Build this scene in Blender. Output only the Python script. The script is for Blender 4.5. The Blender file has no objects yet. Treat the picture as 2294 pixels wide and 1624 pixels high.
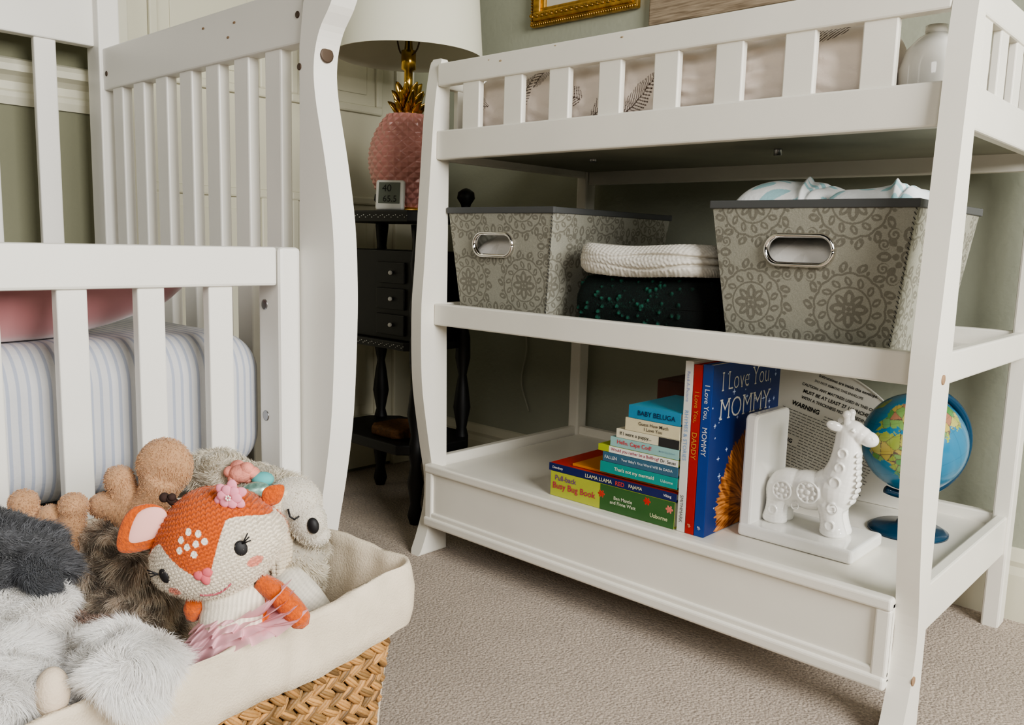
import bpy, bmesh, math, random
import numpy as np
from mathutils import Vector, Matrix, Euler
from mathutils.kdtree import KDTree
random.seed(3); rng=np.random.default_rng(5)
scene=bpy.context.scene; COL=scene.collection
R=math.radians
# ------------------------------------------------------------------ materials
def nodes(name):
    m=bpy.data.materials.new(name); m.use_nodes=True
    nt=m.node_tree; b=nt.nodes['Principled BSDF']; return m,nt,b
def mat(name,c,rough=.5,metal=0,var=0,vscale=20,bump=0,bscale=200,coat=0,sheen=0,trans=0,sss=0):
    m,nt,b=nodes(name)
    b.inputs['Base Color'].default_value=(*c,1); b.inputs['Roughness'].default_value=rough; b.inputs['Metallic'].default_value=metal
    b.inputs['Coat Weight'].default_value=coat; b.inputs['Sheen Weight'].default_value=sheen
    tc=nt.nodes.new('ShaderNodeTexCoord')
    if var:
        n=nt.nodes.new('ShaderNodeTexNoise'); n.inputs['Scale'].default_value=vscale; n.inputs['Detail'].default_value=6
        nt.links.new(tc.outputs['Object'],n.inputs['Vector'])
        r=nt.nodes.new('ShaderNodeValToRGB'); r.color_ramp.elements[0].position=.3; r.color_ramp.elements[1].position=.7
        r.color_ramp.elements[0].color=(*[max(0,x*(1-var)) for x in c],1); r.color_ramp.elements[1].color=(*[min(1,x*(1+var)) for x in c],1)
        nt.links.new(n.outputs['Fac'],r.inputs['Fac']); nt.links.new(r.outputs['Color'],b.inputs['Base Color'])
    if bump: addbump(nt,b,bump,bscale,tc)
    return m
def addbump(nt,b,s,scale,tc=None,dist=.002):
    tc=tc or nt.nodes.new('ShaderNodeTexCoord')
    n=nt.nodes.new('ShaderNodeTexNoise'); n.inputs['Scale'].default_value=scale; n.inputs['Detail'].default_value=4
    nt.links.new(tc.outputs['Object'],n.inputs['Vector'])
    bp=nt.nodes.new('ShaderNodeBump'); bp.inputs['Strength'].default_value=s; bp.inputs['Distance'].default_value=dist
    nt.links.new(n.outputs['Fac'],bp.inputs['Height']); nt.links.new(bp.outputs['Normal'],b.inputs['Normal'])
def vcol(name,rough=.8,bump=0,bscale=300,sheen=0,coat=0,transl=0):
    m,nt,b=nodes(name); a=nt.nodes.new('ShaderNodeAttribute'); a.attribute_name='Col'
    nt.links.new(a.outputs['Color'],b.inputs['Base Color']); b.inputs['Roughness'].default_value=rough
    b.inputs['Sheen Weight'].default_value=sheen; b.inputs['Coat Weight'].default_value=coat
    if bump: addbump(nt,b,bump,bscale)
    if transl:
        t=nt.nodes.new('ShaderNodeBsdfTranslucent'); nt.links.new(a.outputs['Color'],t.inputs['Color']); mx=nt.nodes.new('ShaderNodeMixShader'); mx.inputs[0].default_value=transl
        nt.links.new(b.outputs[0],mx.inputs[1]); nt.links.new(t.outputs[0],mx.inputs[2]); nt.links.new(mx.outputs[0],nt.nodes['Material Output'].inputs['Surface'])
    return m
WHITE=mat('white_paint',(.80,.775,.70),.36,var=.03,vscale=6,bump=.05,bscale=60)
WHITE2=mat('crib_white_paint',(.80,.785,.735),.38,var=.02,vscale=6)
BOARD=mat('shaded_underside_board',(.28,.28,.22),.6,var=.08,vscale=12)  # grey-green board, darkened to carry the shade under the tray
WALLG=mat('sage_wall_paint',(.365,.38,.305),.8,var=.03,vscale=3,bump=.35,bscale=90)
WALLW=mat('shaded_sage_wall_paint',(.22,.22,.15),.8,var=.03,vscale=3,bump=.35,bscale=90)  # sage paint darkened: shade behind the crib is put into the colour
WALLP=mat('panelled_wall_paint',(.58,.56,.44),.55,var=.02,vscale=3)
BLACK=mat('black_lacquer',(.003,.003,.0035),.5)
PEARL=mat('pearl_inlay',(.60,.60,.57),.3)
GOLD=mat('antique_gold',(.50,.30,.08),.36,metal=.9,var=.35,vscale=60)
CHROME=mat('chrome',(.85,.82,.78),.08,metal=1)
SCREW=mat('dark_screw',(.09,.06,.04),.5,metal=.3)
STEEL=mat('steel_bolt',(.4,.4,.4),.3,metal=1)
CERAM=mat('white_glazed_ceramic',(.86,.85,.81),.10,coat=.6)
PAPER=mat('page_paper',(.8,.77,.68),.8)
INK=mat('black_ink',(.01,.01,.01),.6)
# ------------------------------------------------------------------ helpers
def wmat(o):
    m=o.matrix_basis.copy()
    if o.parent: m=wmat(o.parent)@o.matrix_parent_inverse@m
    return m
def attach(o,parent,local=False):
    if parent is not None:
        o.parent=parent
        if not local: o.matrix_parent_inverse=wmat(parent).inverted()
def empty(name,loc,label,cat,group=None,rz=0,rx=0,ry=0,sc=1):
    e=bpy.data.objects.new(name,None); e.empty_display_size=.05; e.location=loc; e.rotation_euler=(rx,ry,rz); e.scale=(sc,sc,sc)
    COL.objects.link(e); e['label']=label; e['category']=cat
    if group: e['group']=group
    return e
def tag(o,label,cat,group=None):
    o['label']=label;o['category']=cat
    if group:o['group']=group
    return o
def mk(name,verts,faces,mats,parent=None,local=False,smooth=False,loc=None,rot=None,midx=None,cols=None):
    me=bpy.data.meshes.new(name); me.from_pydata([tuple(v) for v in verts],[],[tuple(f) for f in faces]); me.update()
    for m in (mats if isinstance(mats,(list,tuple)) else [mats]): me.materials.append(m)
    if smooth: me.polygons.foreach_set('use_smooth',[True]*len(me.polygons))
    if midx is not None: me.polygons.foreach_set('material_index',list(midx))
    if cols is not None:
        a=me.color_attributes.new('Col','FLOAT_COLOR','POINT'); c=np.ones((len(verts),4),dtype=np.float32); c[:,:3]=cols; a.data.foreach_set('color',c.ravel())
    o=bpy.data.objects.new(name,me); COL.objects.link(o)
    if loc is not None:o.location=loc
    if rot is not None:o.rotation_euler=rot
    attach(o,parent,local); return o
def bm_out(name,bm,mats,parent=None,local=False,smooth=False,loc=None,rot=None):
    bmesh.ops.recalc_face_normals(bm,faces=bm.faces)
    me=bpy.data.meshes.new(name); bm.to_mesh(me); bm.free()
    for m in (mats if isinstance(mats,(list,tuple)) else [mats]): me.materials.append(m)
    if smooth:
        me.polygons.foreach_set('use_smooth',[True]*len(me.polygons))
    o=bpy.data.objects.new(name,me); COL.objects.link(o)
    if loc is not None:o.location=loc
    if rot is not None:o.rotation_euler=rot
    attach(o,parent,local); return o
def addbox(bm,x,y,z,bev=.002,seg=2,M=None,mi=0):
    b2=bmesh.new(); bmesh.ops.create_cube(b2,size=1)
    for v in b2.verts:
        v.co=Vector(((x[0]+x[1])/2+v.co.x*(x[1]-x[0]),(y[0]+y[1])/2+v.co.y*(y[1]-y[0]),(z[0]+z[1])/2+v.co.z*(z[1]-z[0])))
    if bev: bmesh.ops.bevel(b2,geom=b2.edges[:],offset=bev,segments=seg,profile=.5,affect='EDGES')
    if M is not None: bmesh.ops.transform(b2,matrix=M,verts=b2.verts)
    for f in b2.faces: f.material_index=mi
    me=bpy.data.meshes.new('t'); b2.to_mesh(me); b2.free(); bm.from_mesh(me); bpy.data.meshes.remove(me)
def box(name,x,y,z,m,parent=None,bev=.002,local=False,seg=2):
    bm=bmesh.new(); addbox(bm,x,y,z,bev,seg); return bm_out(name,bm,m,parent,local)
def prism(name,pts,plane,a0,a1,m,parent=None,bev=.003,local=False):
    bm=bmesh.new()
    def P(p,a):
        return {'xz':(p[0],a,p[1]),'yz':(a,p[0],p[1]),'xy':(p[0],p[1],a)}[plane]
    va=[bm.verts.new(P(p,a0)) for p in pts]; vb=[bm.verts.new(P(p,a1)) for p in pts]
    fa=bm.faces.new(va); fb=bm.faces.new(vb[::-1]); n=len(pts)
    for i in range(n): bm.faces.new((va[i],va[(i+1)%n],vb[(i+1)%n],vb[i]))
    if bev: bmesh.ops.bevel(bm,geom=list(set(fa.edges[:]+fb.edges[:])),offset=bev,segments=2,profile=.5,affect='EDGES')
    return bm_out(name,bm,m,parent,local)
def catmull(p,n=8):
    p=[Vector(q) for q in p]; out=[]
    P=[p[0]*2-p[1]]+p+[p[-1]*2-p[-2]]
    for i in range(1,len(P)-2):
        for k in range(n):
            t=k/n
            out.append(.5*((2*P[i])+(-P[i-1]+P[i+1])*t+(2*P[i-1]-5*P[i]+4*P[i+1]-P[i+2])*t*t+(-P[i-1]+3*P[i]-3*P[i+1]+P[i+2])*t**3))
    out.append(p[-1]); return out
def lathe(name,prof,m,parent=None,seg=40,loc=None,local=False,axis_rot=None,smooth=True):
    v=[];f=[]
    for r,z in prof:
        for k in range(seg):
            a=2*math.pi*k/seg; v.append((r*math.cos(a),r*math.sin(a),z))
    for i in range(len(prof)-1):
        for k in range(seg):
            f.append((i*seg+k,i*seg+(k+1)%seg,(i+1)*seg+(k+1)%seg,(i+1)*seg+k))
    f.append(tuple(range(seg))[::-1]); f.append(tuple((len(prof)-1)*seg+k for k in range(seg)))
    return mk(name,v,f,m,parent,local,smooth,loc,axis_rot)
def tubegeo(pts,rad,seg=10,flat=1.0):
    pts=[Vector(p) for p in pts]; n=len(pts)
    if not hasattr(rad,'__len__'): rad=[rad]*n
    rad=list(np.interp(np.linspace(0,1,n),np.linspace(0,1,len(rad)),rad))
    v=[];f=[]; up=Vector((0,0,1))
    t0=(pts[1]-pts[0]).normalized()
    if abs(t0.dot(up))>.9: up=Vector((1,0,0))
    s=t0.cross(up).normalized()
    for i in range(n):
        t=(pts[min(i+1,n-1)]-pts[max(i-1,0)]).normalized()
        s=(s-t*s.dot(t)).normalized(); b=t.cross(s)
        for k in range(seg):
            a=2*math.pi*k/seg; v.append(tuple(pts[i]+s*math.cos(a)*rad[i]+b*math.sin(a)*rad[i]*flat))
    for i in range(n-1):
        for k in range(seg): f.append((i*seg+k,i*seg+(k+1)%seg,(i+1)*seg+(k+1)%seg,(i+1)*seg+k))
    f.append(tuple(range(seg))[::-1]); f.append(tuple((n-1)*seg+k for k in range(seg)))
    return v,f
def tube(name,pts,rad,m,parent=None,local=False,seg=10,flat=1.0):
    v,f=tubegeo(pts,rad,seg,flat); return mk(name,v,f,m,parent,local,True)
def join_geo(gs):
    V=[];F=[]
    for v,f in gs:
        n=len(V); V+=list(v); F+=[tuple(i+n for i in q) for q in f]
    return V,F
def sphgeo(c,r,rot=(0,0,0),nu=24,nv=14):
    if not hasattr(r,'__len__'): r=(r,r,r)
    E=Euler(rot).to_matrix(); v=[];f=[]; c=Vector(c)
    v.append(tuple(c+E@Vector((0,0,r[2]))))
    for j in range(1,nv):
        t=math.pi*j/nv
        for i in range(nu):
            p=2*math.pi*i/nu; v.append(tuple(c+E@Vector((r[0]*math.sin(t)*math.cos(p),r[1]*math.sin(t)*math.sin(p),r[2]*math.cos(t)))))
    v.append(tuple(c+E@Vector((0,0,-r[2])))); L=len(v)-1
    for i in range(nu): f.append((0,1+i,1+(i+1)%nu))
    for j in range(nv-2):
        a=1+j*nu
        for i in range(nu): f.append((a+i,a+nu+i,a+nu+(i+1)%nu,a+(i+1)%nu))
    a=1+(nv-2)*nu
    for i in range(nu): f.append((L,a+(i+1)%nu,a+i))
    return v,f
def sph(name,c,r,m,parent=None,local=False,rot=(0,0,0),nu=24,nv=14):
    v,f=sphgeo(c,r,rot,nu,nv); return mk(name,v,f,m,parent,local,True)
def blobmesh(geos,voxel=.003,smooth=4):
    v,f=join_geo(geos); me=bpy.data.meshes.new('b'); me.from_pydata(v,[],f)
    o=bpy.data.objects.new('b',me); COL.objects.link(o)
    rm=o.modifiers.new('r','REMESH'); rm.mode='VOXEL'; rm.voxel_size=voxel
    sm=o.modifiers.new('s','SMOOTH'); sm.iterations=smooth; sm.factor=.6
    dg=bpy.context.evaluated_depsgraph_get(); ev=o.evaluated_get(dg); me2=ev.to_mesh()
    n=len(me2.vertices); V=np.empty(n*3); me2.vertices.foreach_get('co',V); V=V.reshape(-1,3).copy()
    F=[tuple(p.vertices) for p in me2.polygons]; ev.to_mesh_clear()
    bpy.data.objects.remove(o); bpy.data.meshes.remove(me); return V,F
def furgeo(V,F,n,length,width=.0006,spread=.5,comb=(0,0,-.4),mask=None,clump=0):
    Q=np.array([f[:4] if len(f)>=4 else (f[0],f[1],f[2],f[2]) for f in F]); A=V[Q[:,0]];B=V[Q[:,1]];C=V[Q[:,2]];D=V[Q[:,3]]
    N=np.cross(C-A,D-B); ar=np.linalg.norm(N,axis=1)+1e-12; N/=ar[:,None]
    cen=(A+C)/2
    w=ar*(mask(cen) if mask else 1); w=w/w.sum()
    k=rng.choice(len(Q),n,p=w); s=rng.random((n,1)); t=rng.random((n,1))
    P=(A[k]*(1-s)+B[k]*s)*(1-t)+(D[k]*(1-s)+C[k]*s)*t
    q=P*120
    sw=np.stack([np.sin(q[:,1]+1.3*q[:,2]),np.sin(q[:,2]+1.1*q[:,0]+1),np.sin(q[:,0]-1.2*q[:,1]+2)],1)*clump
    d=N[k]+rng.normal(0,spread,(n,3))*.6+np.array(comb)+sw; d/=np.linalg.norm(d,axis=1)[:,None]
    L=length*(.5+.7*rng.random((n,1))); sd=np.cross(d,rng.normal(0,1,(n,3))); sd/=np.linalg.norm(sd,axis=1)[:,None]; sd*=width
    mid=P+d*L*.55; tip=P+d*L*.9+np.array([0,0,-1])*L*.35+sw*L*.4+rng.normal(0,.08,(n,3))*L
    W=np.stack([P-sd,P+sd,mid+sd*.8,mid-sd*.8,tip],1).reshape(-1,3)
    b=np.arange(n)*5
    Fs=[(i,i+1,i+2,i+3) for i in b]+[(i+3,i+2,i+4) for i in b]
    return W,Fs,k
def plush(name,geos,colfn,parent,local=True,voxel=.003,smooth=4,fur=0,flen=.012,spread=.5,m=None,comb=(0,0,-.4),fmask=None,fw=.0006,tipgain=1.1,clump=.45,under=.95):
    V,F=blobmesh(geos,voxel,smooth); C=colfn(V)
    if fur:
        W,Fs,k=furgeo(V,F,fur,flen,fw,spread,comb,fmask,clump)
        base=np.array([f[0] for f in F])[k]; fc=C[base]*(0.9+.2*rng.random((len(base),1)))
        fc=np.repeat(fc,5,axis=0); fc[4::5]*=tipgain
        n=len(V); V=np.vstack([V,W]); F=F+[tuple(int(i)+n for i in q) for q in Fs]; C=np.vstack([C*under,np.clip(fc,0,.98)])
    return mk(name,V,F,m or PLUSH,parent,local,True,cols=C)
PLUSH=vcol('plush_fabric',.95,sheen=.4,transl=.5)
SUEDE=vcol('short_pile_plush',.95,bump=.5,bscale=500,sheen=.4,transl=.2)
KNIT=vcol('fine_knit',.95,bump=.3,bscale=420,sheen=.3)
PRINT=vcol('printed_surface',.45)
CLOTHV=vcol('printed_cloth',.85,bump=.3,bscale=250)
def grid(name,fn,nu,nv,colfn,m,parent=None,local=False,closeu=False):
    U,Vv=np.meshgrid(np.linspace(0,1,nu),np.linspace(0,1,nv),indexing='ij'); P=fn(U,Vv)
    V=np.stack([np.broadcast_to(p,U.shape) for p in P],-1).reshape(-1,3)
    i=np.arange(nu-1)[:,None]*nv+np.arange(nv-1)[None,:]; F=np.stack([i,i+nv,i+nv+1,i+1],-1).reshape(-1,4).tolist()
    C=colfn(U,Vv,V.reshape(nu,nv,3)) if colfn else None
    return mk(name,V,F,m,parent,local,True,cols=None if C is None else np.asarray(C).reshape(-1,3))
def text(body,M,w,h,m,parent,name='lettering',local=False,keep=True,shear=0,ex=.0001,bold=0,serif=False):
    c=bpy.data.curves.new('t','FONT'); c.body=body; c.size=1; c.align_x='CENTER'; c.extrude=0; c.shear=shear; c.offset=bold; c.resolution_u=3
    o=bpy.data.objects.new('t',c); COL.objects.link(o)
    dg=bpy.context.evaluated_depsgraph_get(); me=bpy.data.meshes.new_from_object(o.evaluated_get(dg))
    bpy.data.objects.remove(o)
    n=len(me.vertices); V=np.empty(n*3); me.vertices.foreach_get('co',V); V=V.reshape(-1,3)
    if serif: # small slab feet and heads under every stem, found from the outline itself
        zs=V[:,1]; base=0.0; top=zs.max(); bars=[]
        for lv,tol in ((base,.02),(top,.03)):
            xs=np.sort(V[np.abs(zs-lv)<tol,0]); i=0
            while i<len(xs):
                j=i
                while j+1<len(xs) and xs[j+1]-xs[j]<.13: j+=1
                if j>i and xs[j]-xs[i]<.16:
                    y0_,y1_=(lv-.0,lv+.045) if lv==base else (lv-.045,lv)
                    bars.append((xs[i]-.055,xs[j]+.055,y0_,y1_))
                i=j+1
        Vl=V.tolist(); Fl=[tuple(p.vertices) for p in me.polygons]
        for a,b_,c_,d in bars:
            k=len(Vl); Vl+=[[a,c_,.0005],[b_,c_,.0005],[b_,d,.0005],[a,d,.0005]]; Fl.append((k,k+1,k+2,k+3))
        bpy.data.meshes.remove(me); me=bpy.data.meshes.new('l'); me.from_pydata(Vl,[],Fl); V=np.array(Vl)
    mn=V.min(0);mx=V.max(0); s=mx-mn; sx=w/s[0]; sy=h/s[1]
    if keep: sx=sy=min(sx,sy)
    V=(V-(mn+mx)/2)*np.array([sx,sy,1 if not serif else .05]); me.vertices.foreach_set('co',V.ravel()); me.materials.clear(); me.materials.append(m); me.transform(M)
    o=bpy.data.objects.new(name,me); COL.objects.link(o); attach(o,parent,local); return o
def MF(x,y,z,roll=0): # facing -y
    return Matrix.Translation((x,y,z))@Matrix.Rotation(R(90),4,'X')@Matrix.Rotation(roll,4,'Z')
def MX(x,y,z,roll=0): # facing +x
    return Matrix.Translation((x,y,z))@Matrix.Rotation(R(90),4,'Z')@Matrix.Rotation(R(90),4,'X')@Matrix.Rotation(roll,4,'Z')
def MV(x,y,z): # vertical on -y face, reading downwards
    m=Matrix(((0,1,0,x),(0,0,-1,y),(-1,0,0,z),(0,0,0,1))); return m
def ink(name,c,rough=.5): return mat(name,c,rough)
def struct(o): o['kind']='structure'; return o
def frame_bars(bm,a0,a1,z0,z1,w,d0,d1,axis,bev):
    for (a,b_,c,d) in ((a0,a1,z0,z0+w),(a0,a1,z1-w,z1),(a0,a0+w,z0+w*.9,z1-w*.9),(a1-w,a1,z0+w*.9,z1-w*.9)):
        e=.0003 if c>z0 and d<z1 else 0
        if axis=='x': addbox(bm,(d0+e,d1-e),(a,b_),(c,d),bev)
        else: addbox(bm,(a,b_),(d0+e,d1-e),(c,d),bev)
# ------------------------------------------------------------------ room
WX=-.63; NY=.56
m,nt,b=nodes('beige_carpet'); tc=nt.nodes.new('ShaderNodeTexCoord')
n1=nt.nodes.new('ShaderNodeTexNoise'); n1.inputs['Scale'].default_value=210; n1.inputs['Detail'].default_value=6; n1.inputs['Roughness'].default_value=.75
n2=nt.nodes.new('ShaderNodeTexNoise'); n2.inputs['Scale'].default_value=9; n2.inputs['Detail'].default_value=4
n3=nt.nodes.new('ShaderNodeTexVoronoi'); n3.inputs['Scale'].default_value=230
for n in (n1,n2,n3): nt.links.new(tc.outputs['Object'],n.inputs['Vector'])
r1=nt.nodes.new('ShaderNodeValToRGB'); r1.color_ramp.elements[0].position=.34; r1.color_ramp.elements[1].position=.62
r1.color_ramp.elements[0].color=(.38,.29,.225,1); r1.color_ramp.elements[1].color=(.86,.72,.59,1)
nt.links.new(n1.outputs['Fac'],r1.inputs['Fac'])
mx=nt.nodes.new('ShaderNodeMixRGB'); mx.blend_type='MULTIPLY'; mx.inputs[0].default_value=.3
r2=nt.nodes.new('ShaderNodeValToRGB'); r2.color_ramp.elements[0].position=.35; r2.color_ramp.elements[1].position=.65; r2.color_ramp.elements[0].color=(.7,.7,.7,1)
nt.links.new(n2.outputs['Fac'],r2.inputs['Fac']); nt.links.new(r1.outputs[0],mx.inputs[1]); nt.links.new(r2.outputs[0],mx.inputs[2]); nt.links.new(mx.outputs[0],b.inputs['Base Color'])
bp=nt.nodes.new('ShaderNodeBump'); bp.inputs['Strength'].default_value=1; bp.inputs['Distance'].default_value=.006
ad=nt.nodes.new('ShaderNodeMath'); ad.operation='SUBTRACT'; nt.links.new(n1.outputs['Fac'],ad.inputs[0]); nt.links.new(n3.outputs['Distance'],ad.inputs[1])
nt.links.new(ad.outputs[0],bp.inputs['Height']); nt.links.new(bp.outputs[0],b.inputs['Normal']); b.inputs['Roughness'].default_value=1; b.inputs['Sheen Weight'].default_value=.3
CARPET=m
struct(box('floor',(WX-.1,3.2),(-3.2,NY+.1),(-.05,0),CARPET,bev=0))
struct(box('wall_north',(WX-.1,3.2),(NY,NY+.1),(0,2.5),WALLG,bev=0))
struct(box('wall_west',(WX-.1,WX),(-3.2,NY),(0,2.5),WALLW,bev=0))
TRIM=mat('trim_white_paint',(.64,.62,.50),.45)
def moulding(name,x0,pr,y0,y1,mt=TRIM):
    return struct(prism(name,[(x0,pr[0][1])]+[(x0+a,z) for a,z in pr]+[(x0,pr[-1][1])],'xz',y0,y1,mt,bev=0))
bb=[(.014,0),(.014,.085),(.010,.10),(.012,.11),(.006,.13),(.002,.133)]
def mouldn(name,pr,x0,x1,mt=TRIM):
    return struct(prism(name,[(NY,pr[0][1])]+[(NY-a,z) for a,z in pr]+[(NY,pr[-1][1])],'yz',x0,x1,mt,bev=0))
mouldn('baseboard_north',bb,WX,3.2)
moulding('baseboard_west',WX,bb,-3.2,-.41)
cr=[(.006,.90),(.010,.915),(.010,.925),(.004,.93),(.004,.945),(.016,.955),(.03,.962),(.03,.975),(.022,.985),(.010,.99)]
moulding('trim_1',WX,cr,-3.2,-.405)
struct(box('trim_2',(WX,WX+.022),(-.40,-.335),(0,2.05),TRIM,bev=.004))
struct(box('trim_3',(WX,WX+.022),(.40,.465),(0,2.05),TRIM,bev=.004))
dr=struct(box('door_1',(WX,WX+.010),(-.335,.40),(.01,2.03),WALLP,bev=.001))
for y0,y1 in ((-.29,-.0),(.065,.355)):
    for z0,z1 in ((.14,.77),(.99,1.9)):
        bm=bmesh.new(); frame_bars(bm,y0,y1,z0,z1,.022,WX+.008,WX+.020,'x',.005)
        addbox(bm,(WX+.008,WX+.013),(y0+.05,y1-.05),(z0+.05,z1-.05),.002)
        o=bm_out('raised_panel',bm,WALLP,dr)
# ------------------------------------------------------------------ changing table
W=.935
T=empty('changing_table',(W/2,.25,0),'white wooden changing table with slatted top rail and curved legs','changing table')
LP=[(.012,1.012),(.004,.985),(-.007,.91),(-.016,.779),(-.028,.601),(-.034,.511),(-.030,.372),(-.010,.247),(.006,.160),(.004,.10),(-.012,.045),(-.031,0)]
fl=[tuple(p)[:2] for p in catmull([(a,b_,0) for a,b_ in LP],5)]
def legpoly(): return fl+[(.048,0),(.042,.2),(.036,.5),(.036,1.0),(.028,1.012)]
for x0,x1 in ((-.03,0),(W,W+.03)):
    l=prism('leg',legpoly(),'yz',x0,x1,WHITE,T,bev=.004)
    l2=prism('leg',[(.488,0),(.488,1.0),(.50,1.012),(.525,1.012),(.525,0)],'yz',x0,x1,WHITE,T,bev=.004)
def rail(n,x,y,z,bev=.003): return box(n,x,y,z,WHITE,T,bev)
rail('top_rail',(0,W),(0,.02),(.957,1.0)); rail('tray_rail',(0,W),(0,.02),(.816,.872)); rail('shelf_rail',(0,W),(0,.02),(.486,.530))
rail('top_rail',(0,W),(.495,.515),(.957,1.0)); rail('tray_rail',(0,W),(.495,.515),(.80,.872)); rail('shelf_rail',(0,W),(.495,.515),(.486,.530)); rail('base_rail',(0,W),(.495,.515),(.135,.205))
for k in range(8): rail('slat',(.068+.1083*k,.113+.1083*k),(.004,.017),(.868,.96),.002)
for k in range(8): rail('slat',(.068+.1083*k,.113+.1083*k),(.498,.511),(.868,.96),.002)
for xa,xb in ((-.024,-.006),(W+.006,W+.024)):
    rail('side_rail',(xa,xb),(.036,.49),(.957,1.0)); rail('side_rail',(xa,xb),(.036,.49),(.816,.872)); rail('side_rail',(xa,xb),(.036,.49),(.486,.530)); rail('side_rail',(xa,xb),(.036,.49),(.135,.205))
    for k in range(5): rail('slat',(xa+.003,xb-.003),(.065+.085*k,.105+.085*k),(.868,.96),.002)
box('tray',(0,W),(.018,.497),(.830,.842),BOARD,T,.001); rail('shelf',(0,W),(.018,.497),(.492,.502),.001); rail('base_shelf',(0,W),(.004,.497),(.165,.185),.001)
bm=bmesh.new()
x0,x1=-.008,W
addbox(bm,(x0,x1),(-.006,.006),(.075,.188),.001)
addbox(bm,(x0,x1),(-.014,.006),(.178,.196),.004,3); addbox(bm,(x0,x1),(-.016,.004),(.064,.084),.005,3); addbox(bm,(x0,x1),(-.011,.0),(.080,.094),.004,3)
addbox(bm,(x0,x0+.022),(-.012,.0),(.08,.18),.004,3); addbox(bm,(x1-.022,x1),(-.012,.0),(.08,.18),.004,3)
bm_out('apron',bm,WHITE,T)
def disc(c,r,axis,m,parent,name='screw_cap',t=.002):
    rot={'x':(0,R(90),0),'y':(R(90),0,0),'z':(0,0,0)}[axis]
    return lathe(name,[(r,-t/2),(r,t*.3),(r*.8,t/2),(.0005,t*.35)],m,parent,20,loc=c,axis_rot=rot)
WOODC=mat('bare_wood_plug',(.30,.19,.11),.7)
for z in (.498,.085): disc((W+.0308,.006,z),.0065,'x',WOODC,T)
disc((W-.03,-.001,.985),.006,'y',SCREW,T); disc((.20,.25,.829),.008,'z',STEEL,T,'bolt',.01); disc((.60,.25,.827),.007,'z',STEEL,T,'bolt',.016)
SCF=mat('scuffed_wood',(.42,.33,.22),.8)
for (x,z,a) in ((.87,.992,.006),(.885,.985,.004),(.91,.994,.005),(.17,.985,.0035),(.44,.99,.003),(.848,.993,.004),(.14,.99,.002),(.30,.995,.002)):
    o=sph('scuff',(x,-.0001,z),(a,.0006,a*.5),SCF,T)
# ------------------------------------------------------------------ changing pad
def frond(x,z,fr):
    out=np.zeros_like(x)
    for (cx,cz,ang,L,s) in fr:
        dx=x-cx; dz=z-cz; a=np.cos(ang)*dx+np.sin(ang)*dz; b_=-np.sin(ang)*dx+np.cos(ang)*dz
        bb_=b_-.35*a*a/L
        st=(np.abs(bb_)<.0008)&(a>0)&(a<L)
        wdt=.020*np.clip(np.sin(np.clip(a/L,0,1)*2.7+.35),0,1)
        ph=(a-np.abs(bb_)*.8)/s; leaf=(np.abs((ph%1)-.5)<.17)&(np.abs(bb_)<wdt)&(a>0)&(a<L)
        out=np.maximum(out,(st|leaf).astype(float))
    return out
FR=[(.175,.895,.75,.075,.0055),(.245,.985,-2.4,.05,.0055),(.425,.875,.45,.085,.0055),(.36,.875,.5,.075,.0055),(.335,.905,2.6,.05,.0055),(.79,.965,2.9,.07,.0055),(.05,.93,-.6,.06,.0055)]
cs=np.array([(p.x,p.y) for p in catmull([(.10,.846,0),(.045,.850,0),(.032,.885,0),(.034,.93,0),(.055,.968,0),(.09,.975,0),(.14,.95,0),(.25,.92,0),(.36,.95,0),(.41,.975,0),(.45,.96,0),(.465,.90,0),(.45,.85,0)],12)])
def padfn(U,V):
    Vw=np.where(V<.08,V*1.0,np.where(V<.75,.08+(V-.08)*(.42-.08)/.67,.42+(V-.75)*(.58/.25)))
    x=.050+U*.80; i=Vw*(len(cs)-1); y=np.interp(i,np.arange(len(cs)),cs[:,0]); z=np.interp(i,np.arange(len(cs)),cs[:,1])
    e=np.clip(np.minimum(U,1-U)/.05,0,1); e=np.sqrt(1-(1-e)**2); y=.25+(y-.25)*(.8+.2*e); z=.846+(z-.846)*(.55+.45*e)
    wr=np.exp(-((x-.52)/.05)**2)+np.exp(-((x-.635)/.04)**2)+.3
    y=y+.0015*np.sin(x*90+z*60)*np.sin(z*140+x*30)+.0016*wr*np.sin(z*330+np.sin(x*25)*3); return x,y,z
def padcol(U,V,P):
    x,y,z=P[...,0],P[...,1],P[...,2]; f=frond(x,np.where(y<.2,z,z*0),FR)[...,None]
    return np.array([.80,.71,.64])*(1-f)+np.array([.08,.05,.035])*f
PAD=empty('changing_pad',(.45,.25,.843),'contoured changing pad in beige cover with fern print','changing pad')
grid('pad_cover',padfn,640,220,padcol,CLOTHV,PAD)
JAR=empty('bottle',(.893,.085,.843),'rounded glossy white bottle in the changing tray','bottle')
lathe('body',[(.02,0),(.034,.008),(.042,.035),(.043,.06),(.036,.085),(.022,.10),(.014,.106)],CERAM,JAR,local=True); lathe('cap',[(.014,.104),(.014,.116),(.004,.118)],CERAM,JAR,local=True)
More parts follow.
